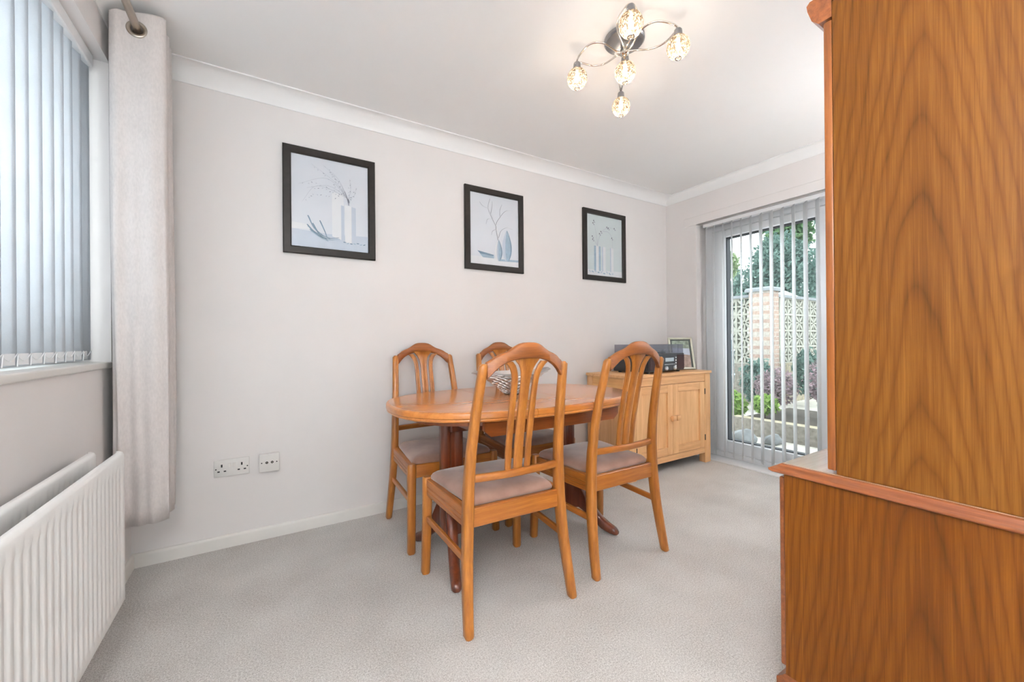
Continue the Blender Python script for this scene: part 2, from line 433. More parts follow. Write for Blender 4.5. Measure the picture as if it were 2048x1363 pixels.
# ---- patio door
d1 = thing('door_1', None, None); tag(d1, kind='structure')
fx0, fx1 = XR+.135, XR+.205
gy0, gy1, gz0, gz1 = 1.318, 1.997, .165, 1.915
bm = BM()
box(bm, fx0, fx1, 2.118, DOOR[1], 0, DOOR[3], .004); box(bm, fx0, fx1, DOOR[0], DOOR[0]+.07, 0, DOOR[3], .004)
box(bm, fx0, fx1, DOOR[0]+.07, 2.118, 1.985, DOOR[3], .004); box(bm, fx0, fx1, DOOR[0]+.07, 2.118, 0, .055, .004)
struct('door_frame', bm, M['upvc'], d1)
bm = BM()
box(bm, fx0-.012, fx1, gy1, 2.116, .057, 1.983, .008); box(bm, fx0-.012, fx1, gy0-.1, gy0, .057, 1.983, .008)
box(bm, fx0-.012, fx1, gy0, gy1, gz1, 1.983, .008); box(bm, fx0-.012, fx1, gy0, gy1, .057, gz0, .008)
box(bm, fx0-.012, fx1, DOOR[0]+.072, DOOR[0]+.15, .057, 1.983, .008); box(bm, fx0-.012, fx1, gy0-.2, gy0-.105, .057, 1.983, .008)
box(bm, fx0-.012, fx1, DOOR[0]+.15, gy0-.2, gz1, 1.983, .008); box(bm, fx0-.012, fx1, DOOR[0]+.15, gy0-.2, .057, gz0, .008)
struct('door_leaf', bm, M['upvc'], d1)
bm = BM()
for y0, y1 in ((gy0, gy1), (DOOR[0]+.15, gy0-.2)):
    for a in ((y0, y0+.007, gz0, gz1), (y1-.007, y1, gz0, gz1), (y0, y1, gz0, gz0+.007), (y0, y1, gz1-.007, gz1)):
        box(bm, fx0+.004, fx1-.01, *a)
struct('gasket', bm, M['gasket'], d1)
for y0, y1 in ((gy0, gy1), (DOOR[0]+.15, gy0-.2)):
    bm = BM(); box(bm, fx0+.028, fx0+.034, y0+.004, y1-.004, gz0+.004, gz1-.004); struct('door_pane', bm, M['paneglass'], d1)
bm = BM(); box(bm, XR-.01, XR+.3, DOOR[0], DOOR[1], -.005, .012, .003); struct('threshold', bm, M['upvc'], d1)

# ------------------------------------------------------------------ vertical blinds
def blind(name, label, xc, y_from, y_to, step, ang, zt, zb, width, mat, rail):
    t = thing(name, label, 'vertical blind', (xc, y_from, zb))
    def L(x, y, z): return (x-xc, y-y_from, z-zb)
    bm = BM(); box(bm, rail[0]-xc, rail[1]-xc, rail[2]-y_from, rail[3]-y_from, rail[4]-zb, rail[5]-zb, .004)
    finish('headrail', bm, M['upvc'], t)
    y = y_from; k = 0; rnd = random.Random(4); hooks = []
    while (y-y_to)*step < 0:
        a = ang+rnd.uniform(-3, 3); c, s = math.cos(R(a)), math.sin(R(a)); h = width/2
        bm = BM(); rings = []
        for i in range(7):                      # slightly dished fabric strip
            u = -h+width*i/6; dsh = .003*(1-(u/h)**2)
            rings.append([(u*c-dsh*s, (y-y_from)+u*s+dsh*c, z) for z in (0, (zt-zb)*.5, zt-zb)])
        loft(bm, rings, closed=False)
        v = finish('vane', bm, mat, t, 60)
        sol = v.modifiers.new('thickness', 'SOLIDIFY'); sol.thickness = .0012
        bm = BM()                              # bottom weight slipped into the hem, with its chain clips
        wv = width*.46
        rb = [(-wv, .0006), (wv, .0006), (wv, .0022), (-wv, .0022)]
        loft(bm, [[(u*c-q*s, (y-y_from)+u*s+q*c, z) for u, q in rb] for z in (.004, .036)])
        for sgn in (-1, 1):
            p = Vector((sgn*h*c, (y-y_from)+sgn*h*s, .03)); hooks.append((p, sgn))
            tube(bm, [p+Vector((0, 0, -.03)), p+Vector((sgn*.003*c, sgn*.003*s, -.005)), p+Vector((sgn*.006*c, sgn*.006*s, .004)), p+Vector((0, 0, .006))], .002, 6)
        finish('bottom_weight', bm, M['upvc'], v)
        y += step; k += 1
    bm = BM()
    for sgn in (-1, 1):
        hs = [p for p, q in hooks if q == sgn]
        pts = []
        for p, q in zip(hs[:-1], hs[1:]):
            for i in range(6):
                u = i/6; pts.append(p.lerp(q, u)+Vector((0, 0, -.018*4*u*(1-u)+.004)))
        pts.append(hs[-1]); tube(bm, pts, .0013, 5)
    finish('link_chain', bm, M['upvc'], t)
    return t
blind('vertical_blind', 'white vertical blind with closed overlapping vanes in the window above the radiator',
      XL-.062, 2.166, .42, -.0765, 78, 2.125, .972, .089, M['vane'], (XL-.085, XL-.04, WIN[0]+.005, WIN[1]-.03, 2.125, WIN[3]-.001))
blind('vertical_blind', 'white vertical blind with open narrow vanes across the glazed patio door',
      XR+.06, 2.131, .62, -.0768, 39, 2.02, .05, .089, M['vane2'], (XR+.04, XR+.085, DOOR[0]+.005, DOOR[1]-.04, 2.02, DOOR[3]-.003))

# ------------------------------------------------------------------ curtain and rod
XRD, ZRD = -.432, 2.285
ct = thing('curtain', 'white velvet eyelet curtain bunched in tall folds beside the window', 'curtain', (XRD, 2.13, .31))
ctrl = [(-.085, .012), (-.060, -.004), (-.03, .004), (.0, .0), (.04, -.004), (.072, .004), (.084, .022), (.07, .042), (.03, .046), (-.03, .044), (-.07, .05), (-.082, .066),
        (-.066, .084), (-.02, .088), (.03, .086), (.07, .092), (.080, .108), (.066, .126), (.02, .13), (-.03, .128), (-.07, .134), (-.08, .15), (-.064, .166), (0, .17), (.06, .172), (.076, .185)]
sec = [v for v in cat([(x, y, 0) for x, y in ctrl], 5)]
bm = BM(); rows = []
NZ = 26; zt = 2.345-.31
zs_ = [1.91*i/24 for i in range(24)]+[1.91+(zt-1.91)*i/24 for i in range(25)]; NZ = len(zs_)-1
for i, z in enumerate(zs_):
    f = 1-z/zt
    row = []
    for k, p in enumerate(sec):
        wx = .006*math.sin(k*.55+z*1.7)*f+.004*math.sin(z*3.1+k*.2)*f
        wy = .007*math.sin(k*.8+z*1.1)*f
        sag = -.018*(p.x+.08)/.16 if i == 0 else .02*(p.x+.02)/.1*max(0, (z-1.98)/(zt-1.98))*(1 if p.y < .03 else .3)
        row.append((p.x*(1+.04*f)+wx, p.y*(1+.05*f)+wy, z+sag*(-.35 if i == 0 else 1)))
    rows.append(row)
loft(bm, rows, closed=False)
bmesh.ops.delete(bm, geom=[f for f in bm.faces if math.hypot(f.calc_center_median().x, f.calc_center_median().z-(ZRD-.31)+.004) < .0245], context='FACES')
c_ = finish('curtain_cloth', bm, M['curtain'], ct, 70)
m_ = c_.modifiers.new('thickness', 'SOLIDIFY'); m_.thickness = .003; m_.offset = 0
for yy, w in ((-.003, 1), (.045, 0), (.087, 0), (.129, 0)):
    bm = BM(); rg = []
    for k in range(29):
        a = 2*PI*k/28; cx, cz = math.cos(a), math.sin(a)
        rg.append([(cx*(.0265+.0075*math.cos(q)), yy+.0045*math.sin(q), ZRD-.31+cz*(.0265+.0075*math.cos(q))-.004) for q in [2*PI*j/8 for j in range(8)]])
    loft(bm, rg, caps=False)
    if w: lathe_c = None
    finish('eyelet', bm, M['nickel'], ct, 60)
rod = thing('curtain_rod', 'brushed nickel curtain pole running above the left window', 'curtain pole', (XRD, 2.33, ZRD))
bm = BM(); tube(bm, [(0, .0, 0), (0, -2.1, 0)], .0135, 18); finish('pole', bm, M['nickel'], rod)
bm = BM(); tube(bm, [(0, .055, 0), (0, .05, 0), (0, .03, 0), (0, 0, 0), (0, -.008, 0)], [.008, .018, .021, .017, .0135], 18); finish('finial', bm, M['nickel'], rod)
for yy in (-.012, -1.95):
    bm = BM(); tube(bm, [(-.108, yy, 0), (-.012, yy, 0)], .007, 10); tube(bm, [(-.109, yy, 0), (-.103, yy, 0)], .025, 16); finish('bracket', bm, M['nickel'], rod)

# ------------------------------------------------------------------ radiator
rd = thing('radiator', 'white double-panel ribbed radiator under the left window', 'radiator', (XL, 1.0, 0))
def rad_panel(xf, sgn, y0, y1, z0, z1, ribs=True):
    bm = BM(); ys = []; pitch = .0333; n = int((y1-y0-.05)/pitch); st = y1-.03-n*pitch
    ys.append((y0, 0)); ys.append((y0+.012, 0))
    y = st
    for k in range(n):
        ys += [(y+.006, 0), (y+.0105, 1), (y+.015, 1), (y+.0195, 0)]; y += pitch
    ys += [(y1-.01, 0), (y1, 0)]
    zs = [(z0, .012, 0), (z0+.004, .004, 0), (z0+.012, 0, 0), (z0+.038, 0, 0), (z0+.055, 0, 1), (z1-.055, 0, 1), (z1-.042, 0, 0), (z1-.012, 0, 0), (z1-.003, .004, 0), (z1, .010, 0), (z1-.001, .017, 0), (z1-.02, .02, 0)]
    rows = []
    for z, off, rb in zs:
        rows.append([(xf-XL-sgn*(off+(.0065 if (rb and g) else 0)+(.006 if (y in (y0, y1)) else 0)), y-1.0, z) for y, g in ys])
    vr = loft(bm, rows, closed=False)
    for r_, y in ((0, y0), (-1, y1)):           # folded end returns
        pts = [vr[i][r_].co.copy() for i in range(len(vr))]
        loft(bm, [pts, [Vector((xf-XL-sgn*.022, p.y, p.z)) for p in pts]], closed=False)
    return bm
finish('front_panel', rad_panel(-.405, 1, .62, 1.812, .18, .68), M['rad'], rd, 40)
finish('rear_panel', rad_panel(-.482, 1, .62, 1.85, .18, .68), M['rad'], rd, 40)
for yy in (-.2, .6):
    bm = BM(); box(bm, .001, .045, yy-.012, yy+.012, .28, .62); finish('wall_bracket', bm, M['rad'], rd)
    bm = BM(); box(bm, .075, .118, yy-.01, yy+.01, .24, .6); finish('spacer', bm, M['rad'], rd)
bm = BM(); tube(bm, [(.1, -.4, .2), (.1, -.41, .15), (.1, -.41, 0)], .0075, 10); finish('pipe', bm, M['chrome'], rd)

# ------------------------------------------------------------------ sockets
sk = thing('power_socket', 'white double power socket with two rocker switches low on the wall', 'socket', (-.1565, YB, .4025))
bm = BM(); box(bm, -.0745, .0745, -.011, 0, -.043, .043, .004, seg=2); finish('face_plate', bm, M['socket'], sk)
for cx in (-.042, .042):
    bm = BM(); box(bm, cx-.0035, cx+.0035, -.0116, -.0105, .006, .02); box(bm, cx-.018, cx-.008, -.0116, -.0105, -.018, -.012); box(bm, cx+.008, cx+.018, -.0116, -.0105, -.018, -.012)
    finish('pin_slots', bm, M['darkhole'], sk)
for cx in (-.066, .066):
    bm = BM(); tube(bm, [(cx, -.0116, -.002), (cx, -.0105, -.002)], .0032, 10); finish('fixing_screw', bm, M['darkhole'], sk)
for cx in (-.0095, .0095):
    bm = BM(); box(bm, cx-.006, cx+.006, -.0135, -.0105, .002, .024, .001, rot=Matrix.Rotation(R(6), 3, 'X'), piv=(cx, -.011, .013)); finish('rocker_switch', bm, M['gloss'], sk)
sk = thing('aerial_socket', 'white square aerial plate with two round holes', 'socket', (.0065, YB, .4035))
bm = BM(); box(bm, -.0455, .0455, -.03, 0, -.0455, .0455, .003, seg=2); finish('face_plate', bm, M['socket'], sk)
bm = BM()
for cx, r in ((-.011, .0065), (.013, .0065), (-.034, .003), (.034, .003)): tube(bm, [(cx, -.0306, .002), (cx, -.0295, .002)], r, 14)
finish('outlet_hole', bm, M['darkhole'], sk)
bm = BM()
for cx in (-.011, .013): tube(bm, [(cx, -.032, .002), (cx, -.0304, .002)], .0025, 10)
finish('outlet_pin', bm, M['nickel'], sk)

# ------------------------------------------------------------------ framed prints
def twig(bm, pts, w, mi, y):
    P = cat([(x, 0, z) for x, z in pts], 6)
    for i in range(len(P)-1):
        d = (P[i+1]-P[i]); n = Vector((-d.z, 0, d.x)).normalized()
        a = w*(1-.6*i/len(P)); b = w*(1-.6*(i+1)/len(P))
        quad(bm, [(P[i]+n*a)+Vector((0, y, 0)), (P[i]-n*a)+Vector((0, y, 0)), (P[i+1]-n*b)+Vector((0, y, 0)), (P[i+1]+n*b)+Vector((0, y, 0))], mi)
def blob(bm, x, z, rx, rz, mi, y, rot=0, n=12):
    c, s = math.cos(rot), math.sin(rot)
    bm.faces.new([bm.verts.new((x+rx*math.cos(a)*c-rz*math.sin(a)*s, y, z+rx*math.cos(a)*s+rz*math.sin(a)*c)) for a in [2*PI*k/n for k in range(n)]]).material_index = mi
def poly(bm, pts, mi, y): bm.faces.new([bm.verts.new((x, y, z)) for x, z in pts]).material_index = mi
PM = None
def framed(label, xc, zc, w, h, art, paper):
    t = thing('framed_print', label, 'framed picture', (xc, YB, zc), group='trio of framed prints')
    bw = .041
    bm = BM()
    prof = [(0, 0), (0, -.018), (.004, -.022), (bw-.006, -.022), (bw, -.017), (bw, -.008), (bw, 0)]
    rings = []
    for sx, sz in ((-1, -1), (1, -1), (1, 1), (-1, 1), (-1, -1)):
        rings.append([(sx*(w/2-p), y, sz*(h/2-p)) for p, y in prof])
    loft(bm, rings, caps=False); finish('picture_frame', bm, M['black_frame'], t)
    bm = BM(); iw, ih = w/2-bw+.002, h/2-bw+.002
    quad(bm, [(-iw, -.008, -ih), (iw, -.008, -ih), (iw, -.008, ih), (-iw, -.008, ih)], 0)
    art(bm, w/2-bw, h/2-bw)
    p_ = finish('print', bm, [paper, M['p_pale'], M['p_white'], M['p_blue'], M['p_mid'], M['p_twig'], M['p_twig2'], M['p_dark']], t, flat=True)
    bm = BM(); box(bm, -iw, iw, -.0135, -.0125, -ih, ih); finish('glazing', bm, M['glazing'], t)
rnd = random.Random(11)
def art1(bm, a, b):          # tall white vase, arching willow stems, twig bundle on the floor
    poly(bm, [(-a, -b), (a, -b), (a, -.62*b), (-.1*a, -.66*b), (-a, -.62*b)], 1, -.0085)
    poly(bm, [(-a, -.62*b), (-.55*a, -.60*b), (-.55*a, -.5*b), (-a, -.48*b)], 2, -.0087)
    poly(bm, [(.02*a, -.7*b), (.33*a, -.78*b), (.33*a, .28*b), (.02*a, .30*b)], 2, -.0087)
    poly(bm, [(.26*a, -.78*b), (.34*a, -.8*b), (.34*a, .02*b), (.26*a, .03*b)], 1, -.0089)
    poly(bm, [(.36*a, -.8*b), (.54*a, -.83*b), (.54*a, .03*b), (.36*a, .05*b)], 2, -.0090)
    poly(bm, [(.54*a, -.83*b), (.66*a, -.8*b), (.66*a, .01*b), (.54*a, .03*b)], 1, -.0091)
    root = (.47*a, .05*b)
    for tip, mid in (((-.5*a, .84*b), (.12*a, .52*b)), ((-.2*a, .86*b), (.2*a, .6*b)), ((-.82*a, .36*b), (-.1*a, .58*b)), ((-.74*a, -.02*b), (-.35*a, .38*b)), ((.5*a, .66*b), (.52*a, .4*b)), ((.68*a, .5*b), (.62*a, .3*b)), ((-.62*a, .3*b), (-.05*a, .42*b)), ((-.05*a, .74*b), (.25*a, .5*b))):
        twig(bm, [root, (root[0]-.05*a if tip[0] < 0 else root[0], root[1]+.16*b), mid, tip], .0013, 6, -.0095)
        for i in range(9):
            u = .25+.75*i/9; x = root[0]*(1-u)**2+2*mid[0]*u*(1-u)+tip[0]*u*u; z = root[1]*(1-u)**2+2*mid[1]*u*(1-u)*1.02+tip[1]*u*u
            blob(bm, x+rnd.uniform(-.008, .008), z+rnd.uniform(-.006, .006), .0045, .0018, 5 if i % 3 == 0 else 6, -.0097, rnd.uniform(-1, 1), 8)
    twig(bm, [root, (.42*a, .22*b), (.36*a, .36*b)], .0028, 5, -.0099)
    for p in ([(-.6*a, -.3*b), (-.45*a, -.55*b), (-.2*a, -.72*b)], [(-.62*a, -.5*b), (-.4*a, -.66*b), (0, -.76*b)], [(-.3*a, -.38*b), (-.18*a, -.6*b), (-.12*a, -.74*b)], [(-.55*a, -.6*b), (-.2*a, -.76*b), (.2*a, -.72*b)], [(-.48*a, -.46*b), (-.3*a, -.7*b), (-.1*a, -.8*b)]):
        twig(bm, p, .003, 4, -.0096)
        twig(bm, [(x+.02*a, z-.03*b) for x, z in p], .0035, 3, -.0094)
    for i in range(7): blob(bm, (.35+.09*i)*a, (-.8-.03*rnd.random())*b, .008, .003, 3 if i % 2 else 4, -.0096, rnd.uniform(-.5, .5), 8)
def art2(bm, a, b):          # two egg-shaped vases with bare branches, a dish beside them
    poly(bm, [(-a, -b), (a, -b), (a, -.78*b), (-a, -.78*b)], 2, -.0085)
    poly(bm, [(.1*a, -.86*b), (a, -.84*b), (a, -.78*b), (.1*a, -.8*b)], 3, -.0087)
    def egg(cx, z0, z1, w, mi, y, sk=0, frac=(0, 1)):
        pts = []
        for k in range(25):
            u = k/24; z = z0+(z1-z0)*u; r = w*math.sin(PI*min(1, u*.94+.05))**.75*(1.12-.42*u)
            pts.append((cx+r, z))
        L = [(cx-(x-cx), z) for x, z in pts[::-1]]
        if sk == 0: poly(bm, pts+L, mi, y)
        else: poly(bm, pts+[(cx+(x-cx)*sk, z) for x, z in pts[::-1]], mi, y)
    egg(.5*a, -.84*b, .06*b, .22*a, 1, -.0088); egg(.5*a, -.84*b, .06*b, .22*a, 3, -.009, -.35); egg(.5*a, -.84*b, .06*b, .22*a, 4, -.0092, .75)
    egg(.14*a, -.86*b, -.24*b, .17*a, 2, -.0094); egg(.14*a, -.86*b, -.24*b, .17*a, 1, -.0095, -.5); egg(.14*a, -.86*b, -.24*b, .17*a, 3, -.0096, -.05); egg(.14*a, -.86*b, -.24*b, .17*a, 4, -.0098, .7)
    poly(bm, [(-.72*a, -.62*b), (-.05*a, -.7*b), (-.05*a, -.8*b), (-.5*a, -.8*b)], 3, -.009)
    poly(bm, [(-.72*a, -.62*b), (-.05*a, -.7*b), (-.1*a, -.74*b), (-.6*a, -.7*b)], 4, -.0093)
    for p, w in (([(.12*a, -.26*b), (.05*a, .1*b), (-.1*a, .32*b), (-.28*a, .62*b), (-.2*a, .9*b)], .003), ([(.12*a, -.26*b), (.04*a, .16*b), (.22*a, .42*b), (.45*a, .62*b), (.75*a, .66*b)], .003), ([(.14*a, -.2*b), (.25*a, .02*b), (.5*a, .14*b), (.75*a, .12*b)], .0025),
                 ([(.06*a, .05*b), (-.1*a, -.02*b), (-.15*a, -.14*b)], .002), ([(-.1*a, .32*b), (-.3*a, .3*b), (-.36*a, .16*b)], .002), ([(-.28*a, .62*b), (-.5*a, .66*b), (-.62*a, .76*b)], .002), ([(.22*a, .42*b), (.2*a, .6*b), (.3*a, .8*b)], .002), ([(-.18*a, .46*b), (-.12*a, .66*b), (-.1*a, .84*b)], .002)):
        twig(bm, p, w, 5, -.0095); twig(bm, [(x+.004, z) for x, z in p], w*.7, 2, -.0096)
def art3(bm, a, b):          # pale bottles with drooping blossom stems
    poly(bm, [(-a, -b), (a, -b), (a, -.8*b), (-a, -.82*b)], 2, -.0085)
    for x0, x1, mi in ((-.6*a, -.5*a, 3), (-.5*a, -.36*a, 2), (-.34*a, -.24*a, 3), (-.16*a, -.1*a, 1), (-.1*a, .04*a, 2), (.3*a, .36*a, 1), (.36*a, .5*a, 2)):
        poly(bm, [(x0, -.84*b), (x1, -.84*b), (x1, -.02*b), (x0, -.02*b)], mi, -.0088)
    for p in ([(-.42*a, -.02*b), (-.3*a, .3*b), (-.05*a, .56*b), (.35*a, .66*b), (.7*a, .6*b)], [(-.42*a, -.02*b), (-.46*a, .3*b), (-.62*a, .8*b)], [(-.1*a, .5*b), (.2*a, .5*b), (.42*a, .3*b), (.44*a, -.1*b)], [(-.42*a, 0), (-.6*a, .16*b), (-.7*a, .26*b)]):
        twig(bm, p, .0022, 6, -.0095)
    for x, z in ((-.62, .8), (-.66, .72), (.12, .66), (.2, .64), (-.22, .48), (-.3, .4), (.55, .66), (.4, .32), (-.7, .28), (-.68, .18)):
        blob(bm, x*a, z*b, .006, .0065, 7, -.0098, 0, 9); blob(bm, x*a+.01, z*b-.012, .006, .005, 5, -.0097, 0, 9)
    for i in range(9): blob(bm, (-.85+.16*i)*a, (-.86-.05*rnd.random())*b, .014, .006, 3 if i % 2 else 1, -.0096, rnd.uniform(-.7, .7), 8)
framed('black-framed print of tall white vases with arching willow stems, nearest the curtain', .319, 1.819, .484, .59, art1, M['paper'])
framed('black-framed print of two blue egg vases with bare branches, in the middle of the wall', 1.389, 1.818, .474, .575, art2, M['paper'])
framed('black-framed print of pale bottles with dotted stems, nearest the patio door', 2.455, 1.83, .488, .588, art3, M['paper_tint'])

# ------------------------------------------------------------------ dining chairs
POST = [(0, .226, .0, .0155, .018), (.12, .220, .022, .0165, .020), (.26, .211, .043, .017, .022), (.40, .2035, .053, .0175, .0235), (.52, .199, .052, .017, .022), (.64, .193, .040, .0165, .019), (.78, .184, .014, .016, .017), (.90, .1755, -.014, .0155, .0155), (.948, .1725, -.025, .015, .015)]
def post_y(z): return interp(POST, z)[1]
def make_chair(label):
    t = thing('dining_chair', label, 'dining chair', group='spindle-back dining chairs')
    for s in (-1, 1):
        bm = BM()
        zz = [0, .006]+[.03+.918*k/22 for k in range(22)]+[.942, .952]
        path, ws, ds = [], [], []
        for z in zz:
            x, y, w, d = interp(POST, z); sh = 1
            if z < .005: sh = .8
            if z > .95: sh = .72
            path.append((s*(x-(.004 if z > .95 else 0)), y, z)); ws.append(w*sh); ds.append(d*sh)
        sweep(bm, path, (1, 0, 0), (0, 1, 0), ws, ds, .006)
        finish('rear_leg', bm, M['chair_v'], t, 50)
    for s in (-1, 1):
        bm = BM()
        pts = [(0, .236, .462, .0155), (.006, .236, .462, .018), (.2, .2315, .456, .0185), (.3, .229, .453, .019), (.36, .2285, .4515, .020), (.425, .228, .451, .020), (.434, .228, .451, .017)]
        sweep(bm, [(s*x, y, z) for z, x, y, w in pts], (1, 0, 0), (0, 1, 0), [p[3] for p in pts], [p[3] for p in pts], .007)
        finish('front_leg', bm, M['chair_v'], t, 50)
    # crest rail
    top = [(0, 1.0270), (.022, 1.0262), (.042, 1.0215), (.060, 1.0115), (.076, 1.0005), (.092, .9925), (.112, .9855), (.132, .9765), (.148, .9640), (.160, .9575)]
    bot = [(0, .9695), (.03, .9685), (.054, .9655), (.086, .957), (.116, .941), (.138, .921), (.150, .906), (.160, .898)]
    bm = BM(); rings = []
    for k in range(41):
        x = -.160+.320*k/40; zt_, = interp(top, abs(x)); zb_, = interp(bot, abs(x))
        zm = (zt_+zb_)/2; bow = -.020*(1-(x/.165)**2)
        y = post_y(min(zm, .95))+bow-.006*max(0, (zm-.95))/.05
        rings.append([(x, y+a, z) for a, z in ((-.011, zb_+.004), (-.007, zb_), (.007, zb_), (.011, zb_+.004), (.011, zt_-.006), (.006, zt_), (-.006, zt_), (-.011, zt_-.006))])
    loft(bm, rings); finish('crest_rail', bm, M['chair_c'], t, 50)
    # splats
    CS = [(.53, .0185), (.70, .0185), (.87, .0185), (.905, .0205), (.925, .0245), (.942, .032), (.955, .043), (.972, .058)]
    SS = [(.53, .031, .055), (.72, .031, .0565), (.86, .0325, .0555), (.895, .0345, .057), (.92, .039, .063), (.94, .0465, .074), (.952, .055, .086), (.962, .066, .102)]
    def splat(fn, z1):
        bm = BM(); rings = []
        for k in range(31):
            z = .532+(z1-.532)*k/30; a, b = fn(z); m = (a+b)/2
            bow = -.013*(1-(m/.19)**2)*(.75+.35*(z-.53)/.43)
            y = post_y(z)+bow+.002
            rings.append([(p, y+q, z) for p, q in ((a, -.004), (a+.002, -.0055), (b-.002, -.0055), (b, -.004), (b, .004), (b-.002, .0055), (a+.002, .0055), (a, .004))])
        loft(bm, rings); return bm
    finish('centre_splat', splat(lambda z: (-interp(CS, z)[0], interp(CS, z)[0]), .974), M['chair_v'], t, 50)
    for s in (-1, 1):
        def fn(z, s=s):
            a, b = interp(SS, z); return (a, b) if s > 0 else (-b, -a)
        finish('side_splat', splat(fn, .958), M['chair_v'], t, 50)
    # bowed cross rail under the splats
    bm = BM(); pts = [(-.188+.376*k/14, post_y(.532)-.017*(1-((-.188+.376*k/14)/.19)**2), .532) for k in range(15)]
    sweep(bm, pts, (0, 1, 0), (0, 0, 1), .010, .014, .004); finish('cross_rail', bm, M['chair_h'], t, 50)
    # seat rails
    bm = BM(); box(bm, -.188, .188, .042, .064, .356, .426, .003); finish('seat_rail', bm, M['chair_h'], t)
    bm = BM(); box(bm, -.212, .212, .441, .463, .362, .428, .003); finish('seat_rail', bm, M['chair_h'], t)
    for s in (-1, 1):
        bm = BM()
        prof = [(-.011, .356), (.010, .356), (.012, .360), (.012, .374), (.009, .377), (.012, .380), (.012, .392), (.009, .395), (.012, .398), (.012, .424), (.010, .427), (-.011, .427)]
        loft(bm, [[(s*(x0+p), y, q) for p, q in prof] for x0, y in ((.203, .066), (.211, .2), (.219, .33), (.225, .436))])
        finish('side_rail', bm, M['chair_d'], t, 30)
        bm = BM(); sweep(bm, [(s*.212, .047, .243), (s*.2305, .452, .249)], (1, 0, 0), (0, 0, 1), .008, .0135, .003); finish('stretcher', bm, M['chair_d'], t)
    # upholstered drop-in seat
    outl = []
    def corner(cx, cy, r, a0, a1, n=6):
        for k in range(n+1):
            a = R(a0+(a1-a0)*k/n); outl.append((cx+r*math.cos(a), cy+r*math.sin(a)))
    corner(.192, .428, .026, 0, 90); 
    for k in range(1, 6): outl.append((.192-.384*k/6, .456+.010*math.sin(PI*k/6)))
    corner(-.192, .428, .026, 90, 180)
    for k in range(1, 5): u = k/5; outl.append((-.218+(.218-.184)*u, .428-(.428-.08)*u))
    corner(-.172, .080, .012, 180, 270, 3)
    for k in range(1, 6): outl.append((-.172+.344*k/6, .067))
    corner(.172, .080, .012, 270, 360, 3)
    for k in range(1, 5): u = k/5; outl.append((.184+(.218-.184)*u, .08+(.428-.08)*u))
    bm = BM(); rings = []
    for ins, z in ((.006, .420), (0, .426), (.0, .436), (.006, .447), (.018, .456), (.04, .463), (.08, .468), (.13, .470), (.19, .4705)):
        sx = 1-ins/.22; sy = 1-ins/.2
        rings.append([(x*sx, .262+(y-.262)*sy, z) for x, y in outl])
    loft(bm, rings); finish('seat_cushion', bm, M['velvet'], t, 80)
    return t
def copy_tree(o, parent=None):
    c = o.copy(); C.objects.link(c)
    if parent: c.parent = parent
    for ch in list(o.children): copy_tree(ch, c)
    return c
chA = make_chair('wooden splat-back dining chair nearest the camera, its back turned to us')
spots = [((.818, 1.267), -2.0, None),
         ((1.434, 1.294), 0.0, 'wooden splat-back dining chair with its back to us beside the sideboard end of the table'),
         ((.830, 2.394), 180, 'wooden dining chair facing us on the wall side at the left end of the table'),
         ((1.385, 2.394), 180, 'wooden dining chair on the wall side of the table, mostly hidden behind the bowl')]
for (x, y), a, lab in spots:
    o = chA if lab is None else copy_tree(chA)
    if lab: o['label'] = lab
    o.location = (x, y, 0); o.rotation_euler = (0, 0, R(a))

# ------------------------------------------------------------------ dining table
TX, TY, TZ = 1.12, 1.80, .75
tb = thing('dining_table', 'oval extending wooden dining table on twin dark pedestals', 'dining table', (TX, TY, 0))
def se(a, b, n, k, N):
    th = 2*PI*k/N; c, s = math.cos(th), math.sin(th)
    return (a*math.copysign(abs(c)**(2/n), c), b*math.copysign(abs(s)**(2/n), s))
def outline(ins): return [se(.656-ins, .430-ins, 2.48, k, 160) for k in range(160)]
EDGE = [(.03, .708), (.010, .708), (.004, .711), (.002, .716), (.004, .7205), (.0035, .722), (0, .7245), (0, .741), (.002, .746), (.006, .7492), (.012, .75)]
def top_piece(x0, x1):
    bm = BM(); rings = [[(p[0], p[1], z) for p in outline(i)] for i, z in EDGE]
    vr = loft(bm, rings, 1, caps=False)
    f = bm.faces.new(vr[-1]); f.material_index = 0
    f = bm.faces.new(vr[0]); f.material_index = 1
    for px, nx in ((x0, -1), (x1, 1)):
        if px is None: continue
        bmesh.ops.bisect_plane(bm, geom=bm.verts[:]+bm.edges[:]+bm.faces[:], plane_co=(px, 0, 0), plane_no=(nx, 0, 0), clear_outer=True)
        ed = [e for e in bm.edges if e.is_boundary]
        if ed:
            r = bmesh.ops.contextual_create(bm, geom=ed)
    return bm
SEAM = .155
for a, b, nm in ((None, -SEAM-.0008, 'tabletop'), (-SEAM+.0008, SEAM-.0008, 'extension_leaf'), (SEAM+.0008, None, 'tabletop')):
    finish(nm, top_piece(a, b), [M['table'], M['table_edge']], tb, 30)
